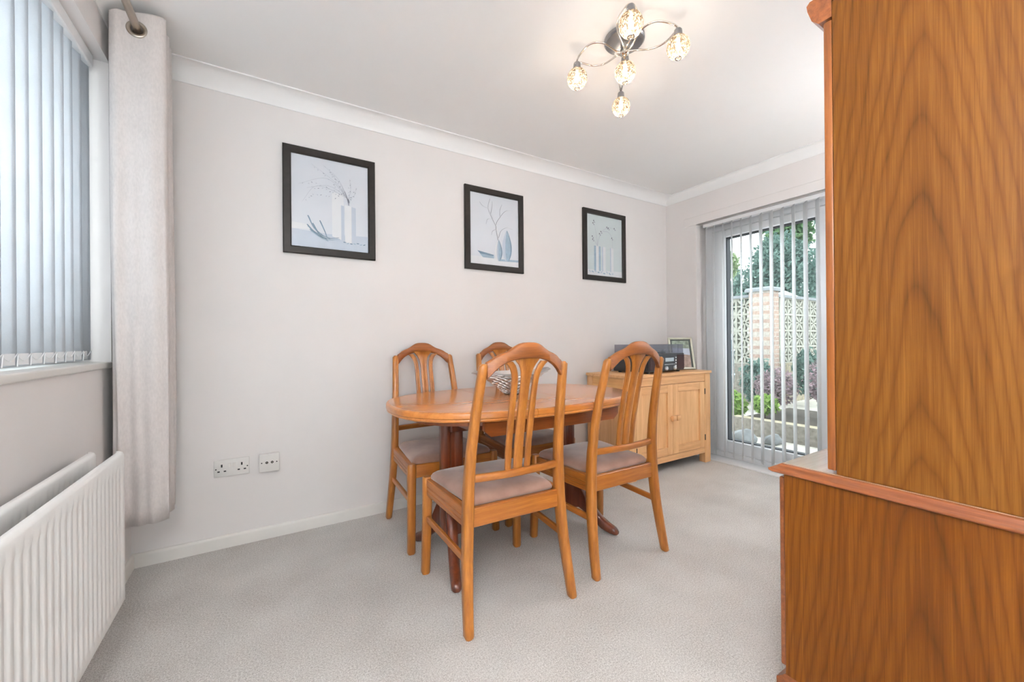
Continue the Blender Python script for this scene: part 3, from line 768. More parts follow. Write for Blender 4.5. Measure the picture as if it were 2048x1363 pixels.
# apron: shaped long boards and curved ends
for sy in (-1, 1):
    bm = BM()
    pts = [(-.345, .705), (-.345, .655), (-.315, .628), (.405, .628), (.435, .655), (.435, .705)]
    prism(bm, [(x, sy*.285, z) for x, z in pts], (0, sy*.022, 0)); finish('apron_board', bm, M['table_apron'], tb)
for sx in (-1, 1):
    bm = BM(); rows = []
    ks = [k for k in range(-34, 35)]
    for k in ks:
        x, y = se(.56, .335, 2.4, k, 160); x2, y2 = se(.54, .315, 2.4, k, 160)
        if x < .30: continue
        rows.append([(sx*x, y, .707), (sx*x, y, .675), (sx*x2, y2, .675), (sx*x2, y2, .707)])
    loft(bm, rows); finish('curved_apron', bm, M['table_apron'], tb)
bm = BM(); box(bm, -.38, .38, -.03, .05, .60, .704, .006); box(bm, -.40, -.33, -.28, .28, .655, .706, .004); box(bm, .33, .40, -.28, .28, .655, .706, .004)
finish('bearer', bm, M['table_dark'], tb)
for sx in (-1, 1):
    cx = sx*.355
    for dx in (-.031, .031):
        bm = BM(); sweep(bm, [(cx+dx, .03, z) for z in (.10, .35, .60, .662)], (1, 0, 0), (0, 1, 0), [.026, .025, .024, .026], [.03, .028, .028, .03], .012)
        finish('pedestal_column', bm, M['table_dark'], tb, 60)
    bm = BM(); box(bm, cx-.012, cx+.012, .012, .048, .12, .655); finish('pedestal_web', bm, M['table_dark'], tb)
    for sy in (-1, 1):
        # sabre foot sweeping out and down from the column
        end = Vector((sx*.462, -.272 if sy < 0 else .268)); st = Vector((cx+sx*.012, .03+sy*.015))
        bm = BM(); rings = []
        prof = [(0, .34, .085), (.12, .30, .085), (.25, .238, .095), (.40, .168, .075), (.55, .112, .044), (.70, .072, .014), (.85, .048, .002), (.95, .037, .0), (1.0, .022, .002)]
        dv = (end-st).normalized(); nv = Vector((-dv.y, dv.x))
        for k in range(25):
            u = k/24; zt_, zb_ = interp(prof, u); p = st.lerp(end, u); w = .025-.004*u if u < .97 else .014; e = min(.012, (zt_-zb_)*.4)
            q = [(-w, zb_+e*.5), (-w+.006, zb_), (w-.006, zb_), (w, zb_+e*.5), (w, zt_-e), (w*.45, zt_), (-w*.45, zt_), (-w, zt_-e)]
            rings.append([(p.x+nv.x*a, p.y+nv.y*a, z) for a, z in q])
        loft(bm, rings); finish('pedestal_foot', bm, M['table_dark'], tb, 60)

# ------------------------------------------------------------------ pewter bowl
bw_ = thing('decorative_bowl', 'silver leaf-textured boat-shaped bowl on the dining table', 'bowl', (1.135, 1.845, TZ+.0045))
bm = BM(); N = 120; prof = [(.035, 0), (.048, .004), (.075, .028), (.105, .058), (.135, .088), (.158, .108)]
def bowl_pt(k, r, z, off=0):
    th = 2*PI*k/N; c, s = math.cos(th), math.sin(th); t_ = max(0, abs(c)-.86)/.14
    q = z/.108
    return ((r+off)*c*(1+.48*t_**1.6*q**2), (r+off)*s*.86*(1-.12*q), z+.014*t_**1.4*q**3-.25*off)
def bowl_rz(i, n):
    u = i/n*5; j = min(4, int(u)); f = u-j
    return prof[j][0]+(prof[j+1][0]-prof[j][0])*f, prof[j][1]+(prof[j+1][1]-prof[j][1])*f
rows = []
for i in range(73):
    r, z = bowl_rz(i, 72); row = []
    for k in range(N):
        base = i/10.3; best = 0
        for ph in (0, .5):                      # two interleaved rows of overlapping leaf scales
            su = (k/N*20+ph) % 1; lay = base+ph-.42*(1-abs(2*su-1))**.8
            best = max(best, (lay % 1)*(1-.5*abs(2*su-1)))
        row.append(bowl_pt(k, r, z, .016*best*min(1, i/8)))
    rows.append(row)
for i in range(72, -1, -4):
    r, z = bowl_rz(i, 72); rows.append([bowl_pt(k, max(.01, r-.006), z+.003+(.002 if i == 72 else 0)) for k in range(N)])
loft(bm, rows); finish('bowl_shell', bm, M['pewter'], bw_, 22)

# ------------------------------------------------------------------ oak sideboard
SX0, SX1, SY0, SY1, SZ = 2.228, 3.212, 2.032, 2.478, .772
sb = thing('sideboard', 'pale oak sideboard with two panelled doors and square knobs', 'sideboard', (SX0, SY0, 0))
Wd, Dp = SX1-SX0, SY1-SY0
bm = BM(); box(bm, -.008, Wd+.008, -.010, Dp+.004, SZ-.022, SZ, .004, seg=2); finish('top_board', bm, M['oak_h'], sb)
for x in (0, Wd-.074):
    for y in (0, Dp-.06):
        bm = BM(); box(bm, x, x+.074, y, y+.06, 0, SZ-.022, .003); finish('leg', bm, M['oak_v'], sb)
for x in (.012, Wd-.030):
    bm = BM(); box(bm, x, x+.018, .06, Dp-.06, .13, SZ-.1); finish('side_panel', bm, M['oak_v'], sb)
    bm = BM(); box(bm, x-.006, x+.022, .06, Dp-.06, SZ-.1, SZ-.022); box(bm, x-.006, x+.022, .06, Dp-.06, .083, .14); finish('side_rail', bm, M['oak_d'], sb)
bm = BM(); box(bm, .074, Wd-.074, .004, .03, .686, SZ-.022, .002); finish('front_rail', bm, M['oak_h'], sb)
bm = BM(); box(bm, .074, Wd-.074, .004, .03, .083, .130, .002); finish('front_rail', bm, M['oak_h'], sb)
bm = BM(); box(bm, .074, Wd-.074, Dp-.02, Dp-.008, .09, SZ-.022); finish('back_board', bm, M['oak_h'], sb)
dm = Wd/2+.004
for s, (xa, xb) in ((-1, (.077, dm-.0015)), (1, (dm+.0015, Wd-.077))):
    fw = .062
    bm = BM(); box(bm, xa+fw-.004, xb-fw+.004, .017, .026, .133+fw, .683-fw)
    dr = finish('door', bm, M['oak_v'], sb)
    for xs in (xa, xb-fw):
        bm = BM(); box(bm, xs, xs+fw, .002, .026, .133, .683, .002); finish('stile', bm, M['oak_v'], dr)
    for rz0, rz1 in ((.133, .133+fw), (.683-fw, .683)):
        bm = BM(); box(bm, xa+fw, xb-fw, .003, .026, rz0, rz1, .0015); finish('rail', bm, M['oak_h'], dr)
    kx = xb-.024 if s < 0 else xa+.024
    bm = BM(); box(bm, kx-.006, kx+.006, -.014, .002, .416, .428); box(bm, kx-.0195, kx+.0195, -.036, -.012, .400, .442, .004, seg=2); finish('knob', bm, M['oak_h'], dr)
    hx = xa-.001 if s < 0 else xb+.001
    for hz in (.215, .60):
        bm = BM(); box(bm, hx-.004, hx+.004, -.003, .006, hz-.024, hz+.024, .001); finish('hinge', bm, M['hinge'], dr)

# ------------------------------------------------------------------ music centre
ms = thing('music_centre', 'retro record player with radio front and smoked lid, on the oak sideboard', 'record player', (2.985, 2.112, SZ), R(7))
W_, D_, H_ = .515, .34, .152
bm = BM()
for x in (-W_+.04, -.04):
    for y in (.04, D_-.04): tube(bm, [(x, y, 0), (x, y, .013)], .014, 12)
finish('foot', bm, M['black_plastic'], ms)
bm = BM(); box(bm, -W_, 0, .006, D_, .012, H_, .004); finish('cabinet', bm, M['black_plastic'], ms)
for xa, xb in ((-W_+.006, -W_+.118), (-.118, -.006)):
    bm = BM(); box(bm, xa, xb, .0, .01, .024, H_-.012, .004); finish('speaker_grille', bm, M['grille'], ms)
bm = BM(); box(bm, -W_+.122, -.122, .0, .01, .018, H_-.004, .003); finish('control_panel', bm, M['black_plastic'], ms)
bm = BM(); box(bm, -.30, -.175, -.0025, .002, .088, .118, .001); finish('display', bm, M['lcd'], ms)
bm = BM()
for k in range(7): x = -.305+.022*k; tube(bm, [(x, -.005, .066), (x, .002, .066)], .0042, 8)
for k in range(4): z = .118-.022*k; box(bm, -.152, -.136, -.004, .002, z-.006, z+.006, .002)
finish('button', bm, M['silver'], ms)
for x in (-.29, -.165):
    bm = BM(); tube(bm, [(x, .002, .036), (x, -.012, .036), (x, -.014, .036)], [.017, .016, .013], 16); finish('knob', bm, M['silver'], ms)
bm = BM(); tube(bm, [(-.27, .17, H_-.003), (-.27, .17, H_+.012)], .135, 32); finish('turntable_platter', bm, M['black_plastic'], ms)
bm = BM(); tube(bm, [(-.08, .27, H_), (-.08, .27, H_+.022), (-.10, .18, H_+.024), (-.15, .10, H_+.022)], .005, 8); finish('tone_arm', bm, M['silver'], ms)
bm = BM(); zl = H_+.072
for b_ in ((-W_+.004, -.004, .012, .0145, H_+.001, zl), (-W_+.004, -.004, D_-.0145, D_-.012, H_+.001, zl), (-W_+.004, -W_+.0065, .0145, D_-.0145, H_+.001, zl), (-.0065, -.004, .0145, D_-.0145, H_+.001, zl), (-W_+.004, -.004, .012, D_-.012, zl, zl+.0025)): box(bm, *b_)
finish('dust_cover', bm, M['smoke'], ms)

# ------------------------------------------------------------------ leaning photo frame
pf = thing('photo_frame', 'champagne photo frame leaning behind the record player on the sideboard', 'photo frame', (3.075, 2.188, SZ+.0065), R(-36))
lean = Matrix.Rotation(R(-19), 3, 'X')
def lp(bm): bmesh.ops.rotate(bm, verts=bm.verts[:], cent=(0, 0, 0), matrix=lean); return bm
fw, fh, fb = .205, .292, .017
bm = BM()
for a in ((-fw/2, fw/2, 0, .018, 0.002, fb+.002), (-fw/2, fw/2, 0, .018, fh-fb, fh), (-fw/2, -fw/2+fb, 0, .018, fb, fh-fb), (fw/2-fb, fw/2, 0, .018, fb, fh-fb)): box(bm, *a, .002)
finish('moulding', lp(bm), M['champagne'], pf)
bm = BM()
quad(bm, [(-fw/2+fb, .008, fb), (fw/2-fb, .008, fb), (fw/2-fb, .008, fh-fb), (-fw/2+fb, .008, fh-fb)], 0)
q = .013
quad(bm, [(-fw/2+fb+q, .0075, fb+q*.4), (fw/2-fb-q, .0075, fb+q*.4), (fw/2-fb-q, .0075, .13), (-fw/2+fb+q, .0075, .15)], 2)
quad(bm, [(-fw/2+fb+q, .0075, .15), (fw/2-fb-q, .0075, .13), (fw/2-fb-q, .0075, .19), (-fw/2+fb+q, .0075, .2)], 3)
quad(bm, [(-fw/2+fb+q, .0075, .2), (fw/2-fb-q, .0075, .19), (fw/2-fb-q, .0075, fh-fb-q), (-fw/2+fb+q, .0075, fh-fb-q)], 1)
finish('photograph', lp(bm), [M['mat_dark'], M['photo_a'], M['photo_b'], M['photo_c']], pf, flat=True)
bm = BM(); box(bm, -.02, .02, .018, .022, .02, .2); finish('easel_strut', lp(bm), M['black_plastic'], pf)

# ------------------------------------------------------------------ teak wall unit, two pieces
CX0, CX1, CY0, CY1 = 1.283, 2.15, .135, .587
lo = thing('base_cabinet', 'teak veneer base cabinet in the right foreground with overhanging moulded top', 'cabinet', (CX0, CY0, 0))
w, d = CX1-CX0, CY1-CY0
bm = BM(); box(bm, 0, w, 0, d, .048, .638, .0015); finish('carcass', bm, M['teak_low'], lo)
bm = BM(); loft(bm, [[(x, y, z) for x, y in ((-.001, -.001), (w+.001, -.001), (w+.001, d+o), (-.001, d+o))] for o, z in ((.024, 0), (.024, .035), (.012, .045), (.001, .056))]); finish('plinth', bm, M['teak_x'], lo)
prof = [(.000, .638), (.016, .640), (.021, .644), (.022, .650), (.017, .654), (.010, .658), (.007, .664), (.004, .667), (-.004, .668)]
bm = BM()
loft(bm, [[(-.004-o*.4, -.004, z) for o, z in prof[:1]]+[], ] if False else [[(-p*.72, -.001, z), (w+p*.5, -.001, z), (w+p*.5, d+p*1.6, z), (-p*.72, d+p*1.6, z)] for p, z in prof])
finish('top_moulding', bm, M['teak_h'], lo, 50)
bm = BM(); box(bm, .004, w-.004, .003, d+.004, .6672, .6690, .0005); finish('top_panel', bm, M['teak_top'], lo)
nd = 2
for k in range(nd):
    x0_ = .012+k*(w-.02)/nd
    bm = BM(); box(bm, x0_, x0_+(w-.02)/nd-.006, d, d+.018, .07, .625, .003); dd = finish('door', bm, M['teak_x'], lo)
    kx = x0_+((w-.02)/nd-.04 if k == 0 else .03)
    bm = BM(); tube(bm, [(kx, d+.018, .42), (kx, d+.034, .42), (kx, d+.04, .42)], [.006, .012, .009], 14); finish('knob', bm, M['nickel'], dd)
up = thing('upper_cabinet', 'tall teak veneer cabinet standing on the base cabinet, rising out of frame', 'cabinet', (CX0+.008, CY0, .669))
d2 = .463-CY0; h2 = 1.93-.669
bm = BM(); box(bm, 0, w-.016, 0, d2, .0, h2, .001); finish('carcass', bm, M['teak_up'], up)
for k in range(2):
    x0_ = .002+k*(w-.02)/2
    bm = BM(); box(bm, x0_, x0_+(w-.02)/2-.003, d2+.001, d2+.021, .008, h2-.045, .004, seg=2); dd = finish('door', bm, M['teak_v'], up)
    kx = x0_+((w-.02)/2-.04 if k == 0 else .035)
    bm = BM(); tube(bm, [(kx, d2+.021, .3), (kx, d2+.036, .3), (kx, d2+.042, .3)], [.006, .012, .009], 14); finish('knob', bm, M['nickel'], dd)
bm = BM(); cp = [(.0, h2-.040), (.030, h2-.040), (.046, h2-.022), (.056, h2+.010), (.058, h2+.026), (.050, h2+.034), (.0, h2+.034)]
loft(bm, [[(x, d2+.0005+p, z) for p, z in cp] for x in (.0, w-.016)]); finish('cornice', bm, M['teak_x'], up)
bm = BM(); box(bm, 0, w-.016, 0, d2, h2, h2+.034); finish('cornice_board', bm, M['teak_up'], up)

# ------------------------------------------------------------------ ceiling light
LX, LY = 1.38, 1.268
cl = thing('ceiling_light', 'chrome ceiling light with five glowing beaded globes on looped arms', 'ceiling light', (LX, LY, ZC))
bm = BM(); lathe(bm, [(.0, 0), (.085, 0), (.088, -.004), (.088, -.016), (.082, -.022), (.02, -.026), (0.001, -.026)], seg=40); finish('ceiling_plate', bm, M['plate'], cl)
bm = BM(); lathe(bm, [(.001, -.024), (.014, -.024), (.012, -.05), (.02, -.056), (.02, -.075), (.012, -.082), (.001, -.084)], seg=20); finish('stem', bm, M['chrome'], cl)
GZ = 2.25-ZC
G = [(-.172, -.192), (.09, -.21), (-.14, .16), (.02, .015), (.205, .215)]
def globe(gx, gy, gz):
    bm = BM(); lathe(bm, [(.001, .075), (.012, .075), (.016, .07), (.018, .048), (.017, .042), (.001, .042)], (gx, gy, gz), 18); finish('lamp_cap', bm, M['plate'], cl)
    bm = BM(); prof = [(.046*math.sin(a), .048*math.cos(a)) for a in [R(20)+(R(166)-R(20))*k/16 for k in range(17)]]
    lathe(bm, prof, (gx, gy, gz), 28, caps=False); g = finish('globe_shade', bm, M['globe'], cl, 60)
    bm = BM(); rr = []
    for k in range(19):
        a = 2*PI*k/18; rr.append([(gx+math.cos(a)*(.0125+.0022*math.cos(q)), gy+math.sin(a)*(.0125+.0022*math.cos(q)), gz-.047+.0022*math.sin(q)) for q in [2*PI*j/6 for j in range(6)]])
    loft(bm, rr, caps=False); finish('rim_ring', bm, M['chrome'], cl)
    bm = BM(); lathe(bm, [(.001, .04), (.007, .038), (.0075, .02), (.0105, .008), (.011, -.002), (.008, -.012), (.001, -.016)], (gx, gy, gz), 14); finish('bulb', bm, M['bulb'], cl)
for i, (gx, gy) in enumerate(G):
    globe(gx, gy, GZ)
    if i == 3:
        bm = BM(); tube(bm, [(0, 0, -.08), (.01, .008, -.09), (gx, gy, GZ+.07)], .005, 8); finish('arm', bm, M['chrome'], cl); continue
    L_ = math.hypot(gx, gy); ux, uy = gx/L_, gy/L_; nx, ny = -uy, ux
    for s in (-1, 1):
        bm = BM(); ctl = [(0, 0, -.06)]
        for f, b_, z in ((.15, .012, -.062), (.42, .062, -.05), (.68, .066, -.046), (.9, .03, -.05), (.99, .006, -.058)):
            b_ *= (.6, 1.1, 1.1, 1, .22)[i]; ctl.append((gx*f+nx*s*b_, gy*f+ny*s*b_, z))
        ctl.append((gx, gy, GZ+.072)); tube(bm, cat(ctl, 7), .0042, 8); finish('arm', bm, M['chrome'], cl, 60)
for i, (gx, gy) in enumerate(G):
    li = bpy.data.lights.new('bulb_light', 'POINT'); li.energy = 1.6; li.color = (1.0, .84, .68); li.shadow_soft_size = .012
    lo_ = bpy.data.objects.new('bulb_light', li); C.objects.link(lo_); lo_.parent = cl; lo_.location = (gx, gy, GZ-.022)

# ------------------------------------------------------------------ garden beyond the patio door
GZ0 = -.12
bm = BM(); box(bm, XR+.28, 16, -7, 14, GZ0-.2, GZ0); struct('patio_ground', bm, M['patio'], label='pale paved patio outside the glazed door', cat='patio')
def screen_wall(label, p0, dirv, n, rows_, z0, loc):
    t = thing('screen_block_wall', label, 'garden wall', loc)
    dx, dy = dirv; nx, ny = -dy, dx; S = .295
    bm = BM()
    def bar(u0, z0_, u1, z1_, w, th):
        a = Vector((u0, z0_)); b = Vector((u1, z1_)); d_ = (b-a).normalized(); nn = Vector((-d_.y, d_.x))
        m = a.lerp(b, .5)
        e_ = .5 if th > .04 else .22
        pts = [a-nn*w*e_, m-nn*w*.5, b-nn*w*e_, b+nn*w*e_, m+nn*w*.5, a+nn*w*e_]
        loft(bm, [[(dx*q.x+nx*o, dy*q.x+ny*o, q.y) for q in pts] for o in (-th, th)])
    for i in range(n):
        for j in range(rows_):
            u, z = i*S, z0+j*S; c = (u+S/2, z+S/2)
            for k in range(8):
                an = k*PI/4; r = S*.5 if k % 2 == 0 else S*.66
                bar(c[0]+.02*math.cos(an), c[1]+.02*math.sin(an), c[0]+r*math.cos(an), c[1]+r*math.sin(an), .05 if k % 2 else .03, .035)
    for j in range(rows_+1): bar(0, z0+j*S, n*S, z0+j*S, .036, .045)
    for i in range(n+1): bar(i*S, z0, i*S, z0+rows_*S, .036, .043)
    finish('block_panel', bm, M['screen'], t)
    bm = BM(); L_ = n*S
    loft(bm, [[(dx*u+nx*o, dy*u+ny*o, z) for o, z in ((-.09, z0+rows_*S), (.09, z0+rows_*S), (.09, z0+rows_*S+.05), (-.09, z0+rows_*S+.05))] for u in (0, L_)])
    finish('coping', bm, M['coping'], t)
    bm = BM()
    loft(bm, [[(dx*u+nx*o, dy*u+ny*o, z) for o, z in ((-.07, 0), (.07, 0), (.07, z0), (-.07, z0))] for u in (0, L_)])
    finish('base_course', bm, M['stone_brick'], t)
PX, PY = 7.25, 3.52
screen_wall('pierced screen-block wall running away behind the brick pillar towards the water butt', None, (0, 1), 7, 4, .72, (PX+.16, PY+.33, GZ0))
screen_wall('pierced screen-block wall to the right of the brick pillar', None, (1, 0), 9, 4, .72, (PX+.33, PY+.16, GZ0))
bp = thing('brick_pillar', 'square pink brick pillar at the corner of the garden wall', 'pillar', (PX, PY, GZ0))
bm = BM(); box(bm, 0, .33, 0, .33, 0, 1.98); finish('pillar_shaft', bm, M['pink_brick'], bp)
bm = BM(); loft(bm, [[(-o, -o, z), (.33+o, -o, z), (.33+o, .33+o, z), (-o, .33+o, z)] for o, z in ((.05, 1.98), (.05, 2.02), (.02, 2.05))]); finish('pillar_cap', bm, M['coping'], bp)
wb = thing('water_butt', 'blue-green ribbed water butt with pale domed lid outside the door', 'water butt', (5.62, 3.47, GZ0))
bm = BM(); lathe(bm, [(.001, 0), (.2, 0), (.225, .25), (.235, .3), (.228, .31), (.24, .6), (.247, .65), (.24, .66), (.24, .95), (.247, 1.0), (.235, 1.02), (.22, 1.15), (.001, 1.15)], seg=32); finish('barrel', bm, M['butt'], wb)
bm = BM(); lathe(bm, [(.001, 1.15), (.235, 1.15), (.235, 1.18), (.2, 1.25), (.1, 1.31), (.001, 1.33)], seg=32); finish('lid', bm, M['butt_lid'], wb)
bm = BM()
for z in (.3, .655, 1.0): lathe(bm, [(.236, z-.008), (.252, z-.008), (.252, z+.008), (.236, z+.008)], seg=32)
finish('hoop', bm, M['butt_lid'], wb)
# raised bed
BZ = GZ0+.17
rb = thing('raised_bed', 'low buff stone raised flower bed in front of the garden wall', 'raised bed', (4.95, .6, GZ0))
bm = BM(); box(bm, 0, .14, 0, 2.25, 0, .20); finish('retaining_wall', bm, M['stone_brick'], rb)
bm = BM(); box(bm, .14, 1.45, 0, 2.25, .0, .165); finish('soil', bm, M['soil'], rb)
for lab, x, y, r in (('larger rounded grey boulder on the patio by the door frame', 4.5, 2.47, .12), ('smaller grey boulder on the patio near the raised bed', 4.75, 2.28, .08)):
    bm = BM(); bmesh.ops.create_icosphere(bm, subdivisions=3, radius=1); rn = random.Random(int(x*100))
    for v in bm.verts:
        k = 1+.12*math.sin(v.co.x*4+x)+.1*math.sin(v.co.y*5+v.co.z*3); v.co = Vector((v.co.x*r*1.2*k, v.co.y*r*k, max(-.6, v.co.z)*r*.85*k+r*.5))
    o = finish('boulder', bm, M['rock']); o.location = (x, y, GZ0); tag(o, lab, 'boulder')
for nm, x0_, x1_, y0_, y1_ in (('pale green timber fence panel added to lighten the voids of the right-hand screen wall', PX+.85, PX+2.95, PY+.62, PY+.67), ('pale green timber fence panel added to lighten the voids of the screen wall beside the water butt', PX+.65, PX+.70, PY+.75, PY+2.5)):
    fp = thing('void_backing', nm, 'backing', (x0_, y0_, GZ0))  # added pale panels that brighten the voids in the screen walls
    bm = BM(); L_ = max(x1_-x0_, y1_-y0_); n_ = int(L_/.12)
    for k in range(n_):
        if x1_-x0_ > .1: box(bm, k*.12, k*.12+.114, 0, .02, 0, 1.7)
        else: box(bm, 0, .02, k*.12, k*.12+.114, 0, 1.7)
    finish('boards', bm, M['backing'], fp)
    bm = BM()
    if x1_-x0_ > .1: box(bm, 0, L_, .021, .05, .25, .34); box(bm, 0, L_, .021, .05, 1.35, 1.44)
    else: box(bm, .021, .05, 0, L_, .25, .34); box(bm, .021, .05, 0, L_, 1.35, 1.44)
    finish('backing_rails', bm, M['backing'], fp)
tn = thing('canopy_roof', 'white pointed canopy roof peeping over the garden wall', 'canopy', (9.6, 4.35, GZ0))
bm = BM(); loft(bm, [[(-.55, -.55, 1.82), (.55, -.55, 1.82), (.55, .55, 1.82), (-.55, .55, 1.82)], [(-.5, -.5, 1.86), (.5, -.5, 1.86), (.5, .5, 1.86), (-.5, .5, 1.86)], [(-.02, -.02, 2.2), (.02, -.02, 2.2), (.02, .02, 2.2), (-.02, .02, 2.2)]]); finish('canvas_top', bm, M['canvas'], tn)
for sx in (-.5, .5):
    for sy in (-.5, .5):
        bm = BM(); tube(bm, [(sx, sy, 0), (sx, sy, 1.83)], .025, 8); finish('pole', bm, M['upvc'], tn)

def foliage(bm, c, rad, n, size, seed, shell=.55):
    rn = random.Random(seed)
    for _ in range(n):
        while True:
            p = Vector((rn.uniform(-1, 1), rn.uniform(-1, 1), rn.uniform(-1, 1)))
            if shell < p.length < 1: break
        lump = .82+.18*math.sin(p.x*7+seed)*math.sin(p.y*6)*math.sin(p.z*8+1)
        q = Vector((c[0]+p.x*rad[0]*lump, c[1]+p.y*rad[1]*lump, c[2]+p.z*rad[2]*lump))
        s = size*rn.uniform(.6, 1.4); d_ = Vector((rn.gauss(0, 1), rn.gauss(0, 1), rn.gauss(0, 1))).normalized()
        e = d_.cross(Vector((rn.gauss(0, 1), rn.gauss(0, 1), rn.gauss(0, 1)))).normalized()
        bm.faces.new([bm.verts.new(q-d_*s), bm.verts.new(q+e*s*.45), bm.verts.new(q+d_*s), bm.verts.new(q-e*s*.45)])
def tree(label, x, y, crowns, trunk_h, mat, n, size, seed, name='tree', catg='tree'):
    t = thing(name, label, catg, (x, y, GZ0))
    bm = BM()
    for i, (c, r) in enumerate(crowns): foliage(bm, c, r, n, size, seed+i, .35)
    finish('foliage', bm, mat, t, flat=True)
    if trunk_h > 0:
        bm = BM(); tube(bm, [(0, 0, 0), (.05, .03, trunk_h*.5), (0, 0, trunk_h)], [.16, .12, .08], 10)
        for i, (c, r) in enumerate(crowns): tube(bm, [(0, 0, trunk_h*.8), Vector((c[0]*.5, c[1]*.5, (c[2]+trunk_h)*.5)), Vector(c)], [.07, .05, .02], 7)
        finish('trunk', bm, M['bark'], t)
    return t
tree('tall mid-green tree high above the garden wall, behind the pillar', 14.6, 6.75, [((0, .1, 3.2), (1.1, .8, 1.6)), ((.3, -.15, 4.9), (1.2, .8, 1.3)), ((-.3, 0, 6.1), (.9, .75, .9))], 2.4, M['leaf_a'], 2200, .12, 1)
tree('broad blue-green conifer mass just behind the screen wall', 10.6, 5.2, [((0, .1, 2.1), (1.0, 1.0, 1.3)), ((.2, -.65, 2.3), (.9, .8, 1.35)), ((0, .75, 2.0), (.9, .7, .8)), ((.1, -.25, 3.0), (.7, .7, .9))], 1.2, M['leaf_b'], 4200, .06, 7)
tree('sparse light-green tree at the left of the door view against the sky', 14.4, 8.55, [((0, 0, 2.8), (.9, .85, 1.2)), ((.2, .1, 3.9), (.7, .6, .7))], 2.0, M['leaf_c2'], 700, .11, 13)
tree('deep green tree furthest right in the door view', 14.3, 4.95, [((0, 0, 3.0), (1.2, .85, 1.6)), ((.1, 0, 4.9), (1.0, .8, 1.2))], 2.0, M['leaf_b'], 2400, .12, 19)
def shrub(label, x, y, z, r, mat, n, size, seed):
    t = thing('shrub', label, 'shrub', (x, y, z))
    bm = BM(); foliage(bm, (0, 0, r[2]*1.15), r, n, size, seed, .1); finish('foliage', bm, mat, t, flat=True)
    bm = BM(); rn = random.Random(seed)
    for k in range(6): tube(bm, [(0, 0, 0), (rn.uniform(-.4, .4)*r[0], rn.uniform(-.4, .4)*r[1], r[2]*1.2)], .008, 5)
    finish('stem', bm, M['bark'], t)
shrub('pink-grey flowering heather in the raised bed', 5.75, 2.72, BZ, (.33, .30, .30), M['leaf_p'], 1500, .028, 31)
shrub('taller pink-tinged shrub in the raised bed beside the last open vanes', 5.7, 2.1, BZ, (.33, .28, .40), M['leaf_p'], 1500, .028, 33)
shrub('lime-green low plant in the raised bed nearest the water butt', 5.45, 3.1, GZ0, (.20, .18, .22), M['leaf_c'], 700, .035, 37)
shrub('lime-green low plant in the raised bed in front of the brick pillar', 5.28, 2.62, BZ, (.16, .17, .15), M['leaf_c'], 600, .035, 39)
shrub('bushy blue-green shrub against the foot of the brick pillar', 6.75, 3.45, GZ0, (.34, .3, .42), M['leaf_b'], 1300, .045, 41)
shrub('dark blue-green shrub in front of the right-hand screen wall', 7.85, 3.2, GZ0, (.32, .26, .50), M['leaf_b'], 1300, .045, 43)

# ------------------------------------------------------------------ light
w_ = bpy.data.worlds.new('overcast sky'); bpy.context.scene.world = w_; w_.use_nodes = True
nt = w_.node_tree; bg = nt.nodes['Background']; bg.inputs[0].default_value = (.95, .955, 1.0, 1); bg.inputs[1].default_value = 3.4
def portal(name, loc, rot, sx, sy):
    l = bpy.data.lights.new(name, 'AREA'); l.shape = 'RECTANGLE'; l.size = sx; l.size_y = sy; l.cycles.is_portal = True
    o = bpy.data.objects.new(name, l); C.objects.link(o); o.location = loc; o.rotation_euler = rot
portal('window_portal', (XL-.21, (WIN[0]+WIN[1])/2, (WIN[2]+WIN[3])/2), (R(90), 0, R(-90)), WIN[1]-WIN[0], WIN[3]-WIN[2])
portal('door_portal', (XR+.215, (DOOR[0]+DOOR[1])/2, 1.03), (R(90), 0, R(90)), DOOR[1]-DOOR[0], 2.05)
portal('lounge_portal', ((RW[0]+RW[1])/2, YN-.21, (RW[2]+RW[3])/2), (R(90), 0, 0), RW[1]-RW[0], RW[3]-RW[2])

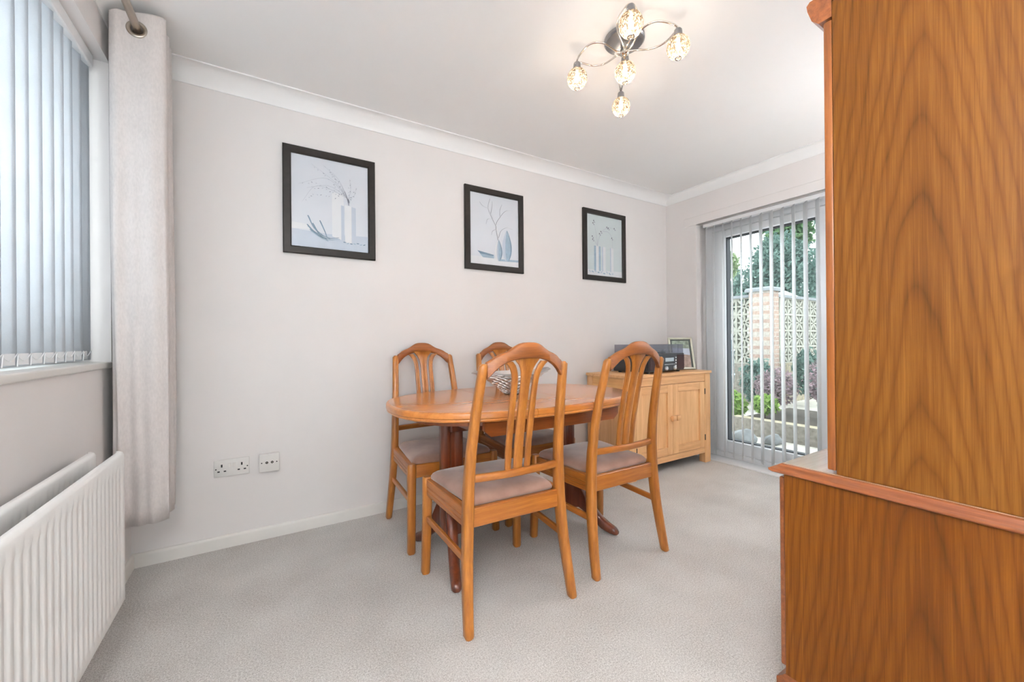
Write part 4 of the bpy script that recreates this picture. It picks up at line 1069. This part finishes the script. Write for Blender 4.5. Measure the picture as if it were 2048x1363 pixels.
pl = thing('fill_lantern', 'fill light in a white paper globe, added out of view behind the viewpoint', 'fill lantern', (-.27, -.36, ZC))  # added lamp out of view, filling the room from the camera side
bm = BM(); tube(bm, [(0, 0, 0), (0, 0, -.45)], .004, 8); finish('flex', bm, M['gloss'], pl)
bm = BM(); lathe(bm, [(max(.06, .22*math.sin(a)), -.67+.22*math.cos(a)) for a in [PI*k/18 for k in range(19)]], seg=36, caps=False); finish('lamp_shade', bm, M['vane'], pl)
li = bpy.data.lights.new('fill_lantern_light', 'POINT'); li.energy = 300; li.color = (1.0, .955, .92); li.shadow_soft_size = .20
lo_ = bpy.data.objects.new('fill_lantern_light', li); C.objects.link(lo_); lo_.parent = pl; lo_.location = (0, 0, -.67)
fl = thing('fill_lamp', 'fill lamp with white paper globe, added out of view behind the tall teak cabinet', 'fill lamp', (2.6, .62, 0))  # added lamp out of view that brightens the door wall and blind
bm = BM(); lathe(bm, [(.001, 0), (.14, 0), (.14, .012), (.02, .025), (.001, .025)], seg=28); finish('base', bm, M['nickel'], fl)
bm = BM(); tube(bm, [(0, 0, .02), (0, 0, 1.36)], .011, 12); finish('pole', bm, M['nickel'], fl)
bm = BM(); lathe(bm, [(max(.03, .19*math.sin(a)), 1.5+.19*math.cos(a)) for a in [PI*k/18 for k in range(19)]], seg=32, caps=False); finish('lamp_shade', bm, M['vane'], fl)
li = bpy.data.lights.new('fill_lamp_light', 'POINT'); li.energy = 58; li.color = (1.0, .955, .92); li.shadow_soft_size = .17
lo_ = bpy.data.objects.new('fill_lamp_light', li); C.objects.link(lo_); lo_.parent = fl; lo_.location = (0, 0, 1.5)
portal('lounge_side_portal', (XL-.21, (LW[0]+LW[1])/2, (LW[2]+LW[3])/2), (R(90), 0, R(-90)), LW[1]-LW[0], LW[3]-LW[2])
# ------------------------------------------------------------------ camera
cam = bpy.data.cameras.new('camera'); co = bpy.data.objects.new('camera', cam); C.objects.link(co)
yaw, pit, rol = R(31.42645), R(-.08569), R(.48544)
fwd = Vector((math.sin(yaw)*math.cos(pit), math.cos(yaw)*math.cos(pit), -math.sin(pit)))
r0 = Vector((math.cos(yaw), -math.sin(yaw), 0)); u0 = r0.cross(fwd)
r1 = r0*math.cos(rol)-u0*math.sin(rol); u1 = u0*math.cos(rol)+r0*math.sin(rol)
mw = Matrix((r1, u1, -fwd)).transposed().to_4x4(); mw.translation = (0, 0, 1.03)
co.matrix_world = mw
cam.sensor_width = 36; cam.lens = 802.083/2048*36; cam.clip_start = .02
sc = bpy.context.scene; sc.camera = co
sc.view_settings.view_transform = 'Standard'; sc.view_settings.look = 'None'; sc.view_settings.gamma = 1; sc.view_settings.use_curve_mapping = False
sc.view_settings.exposure = .49
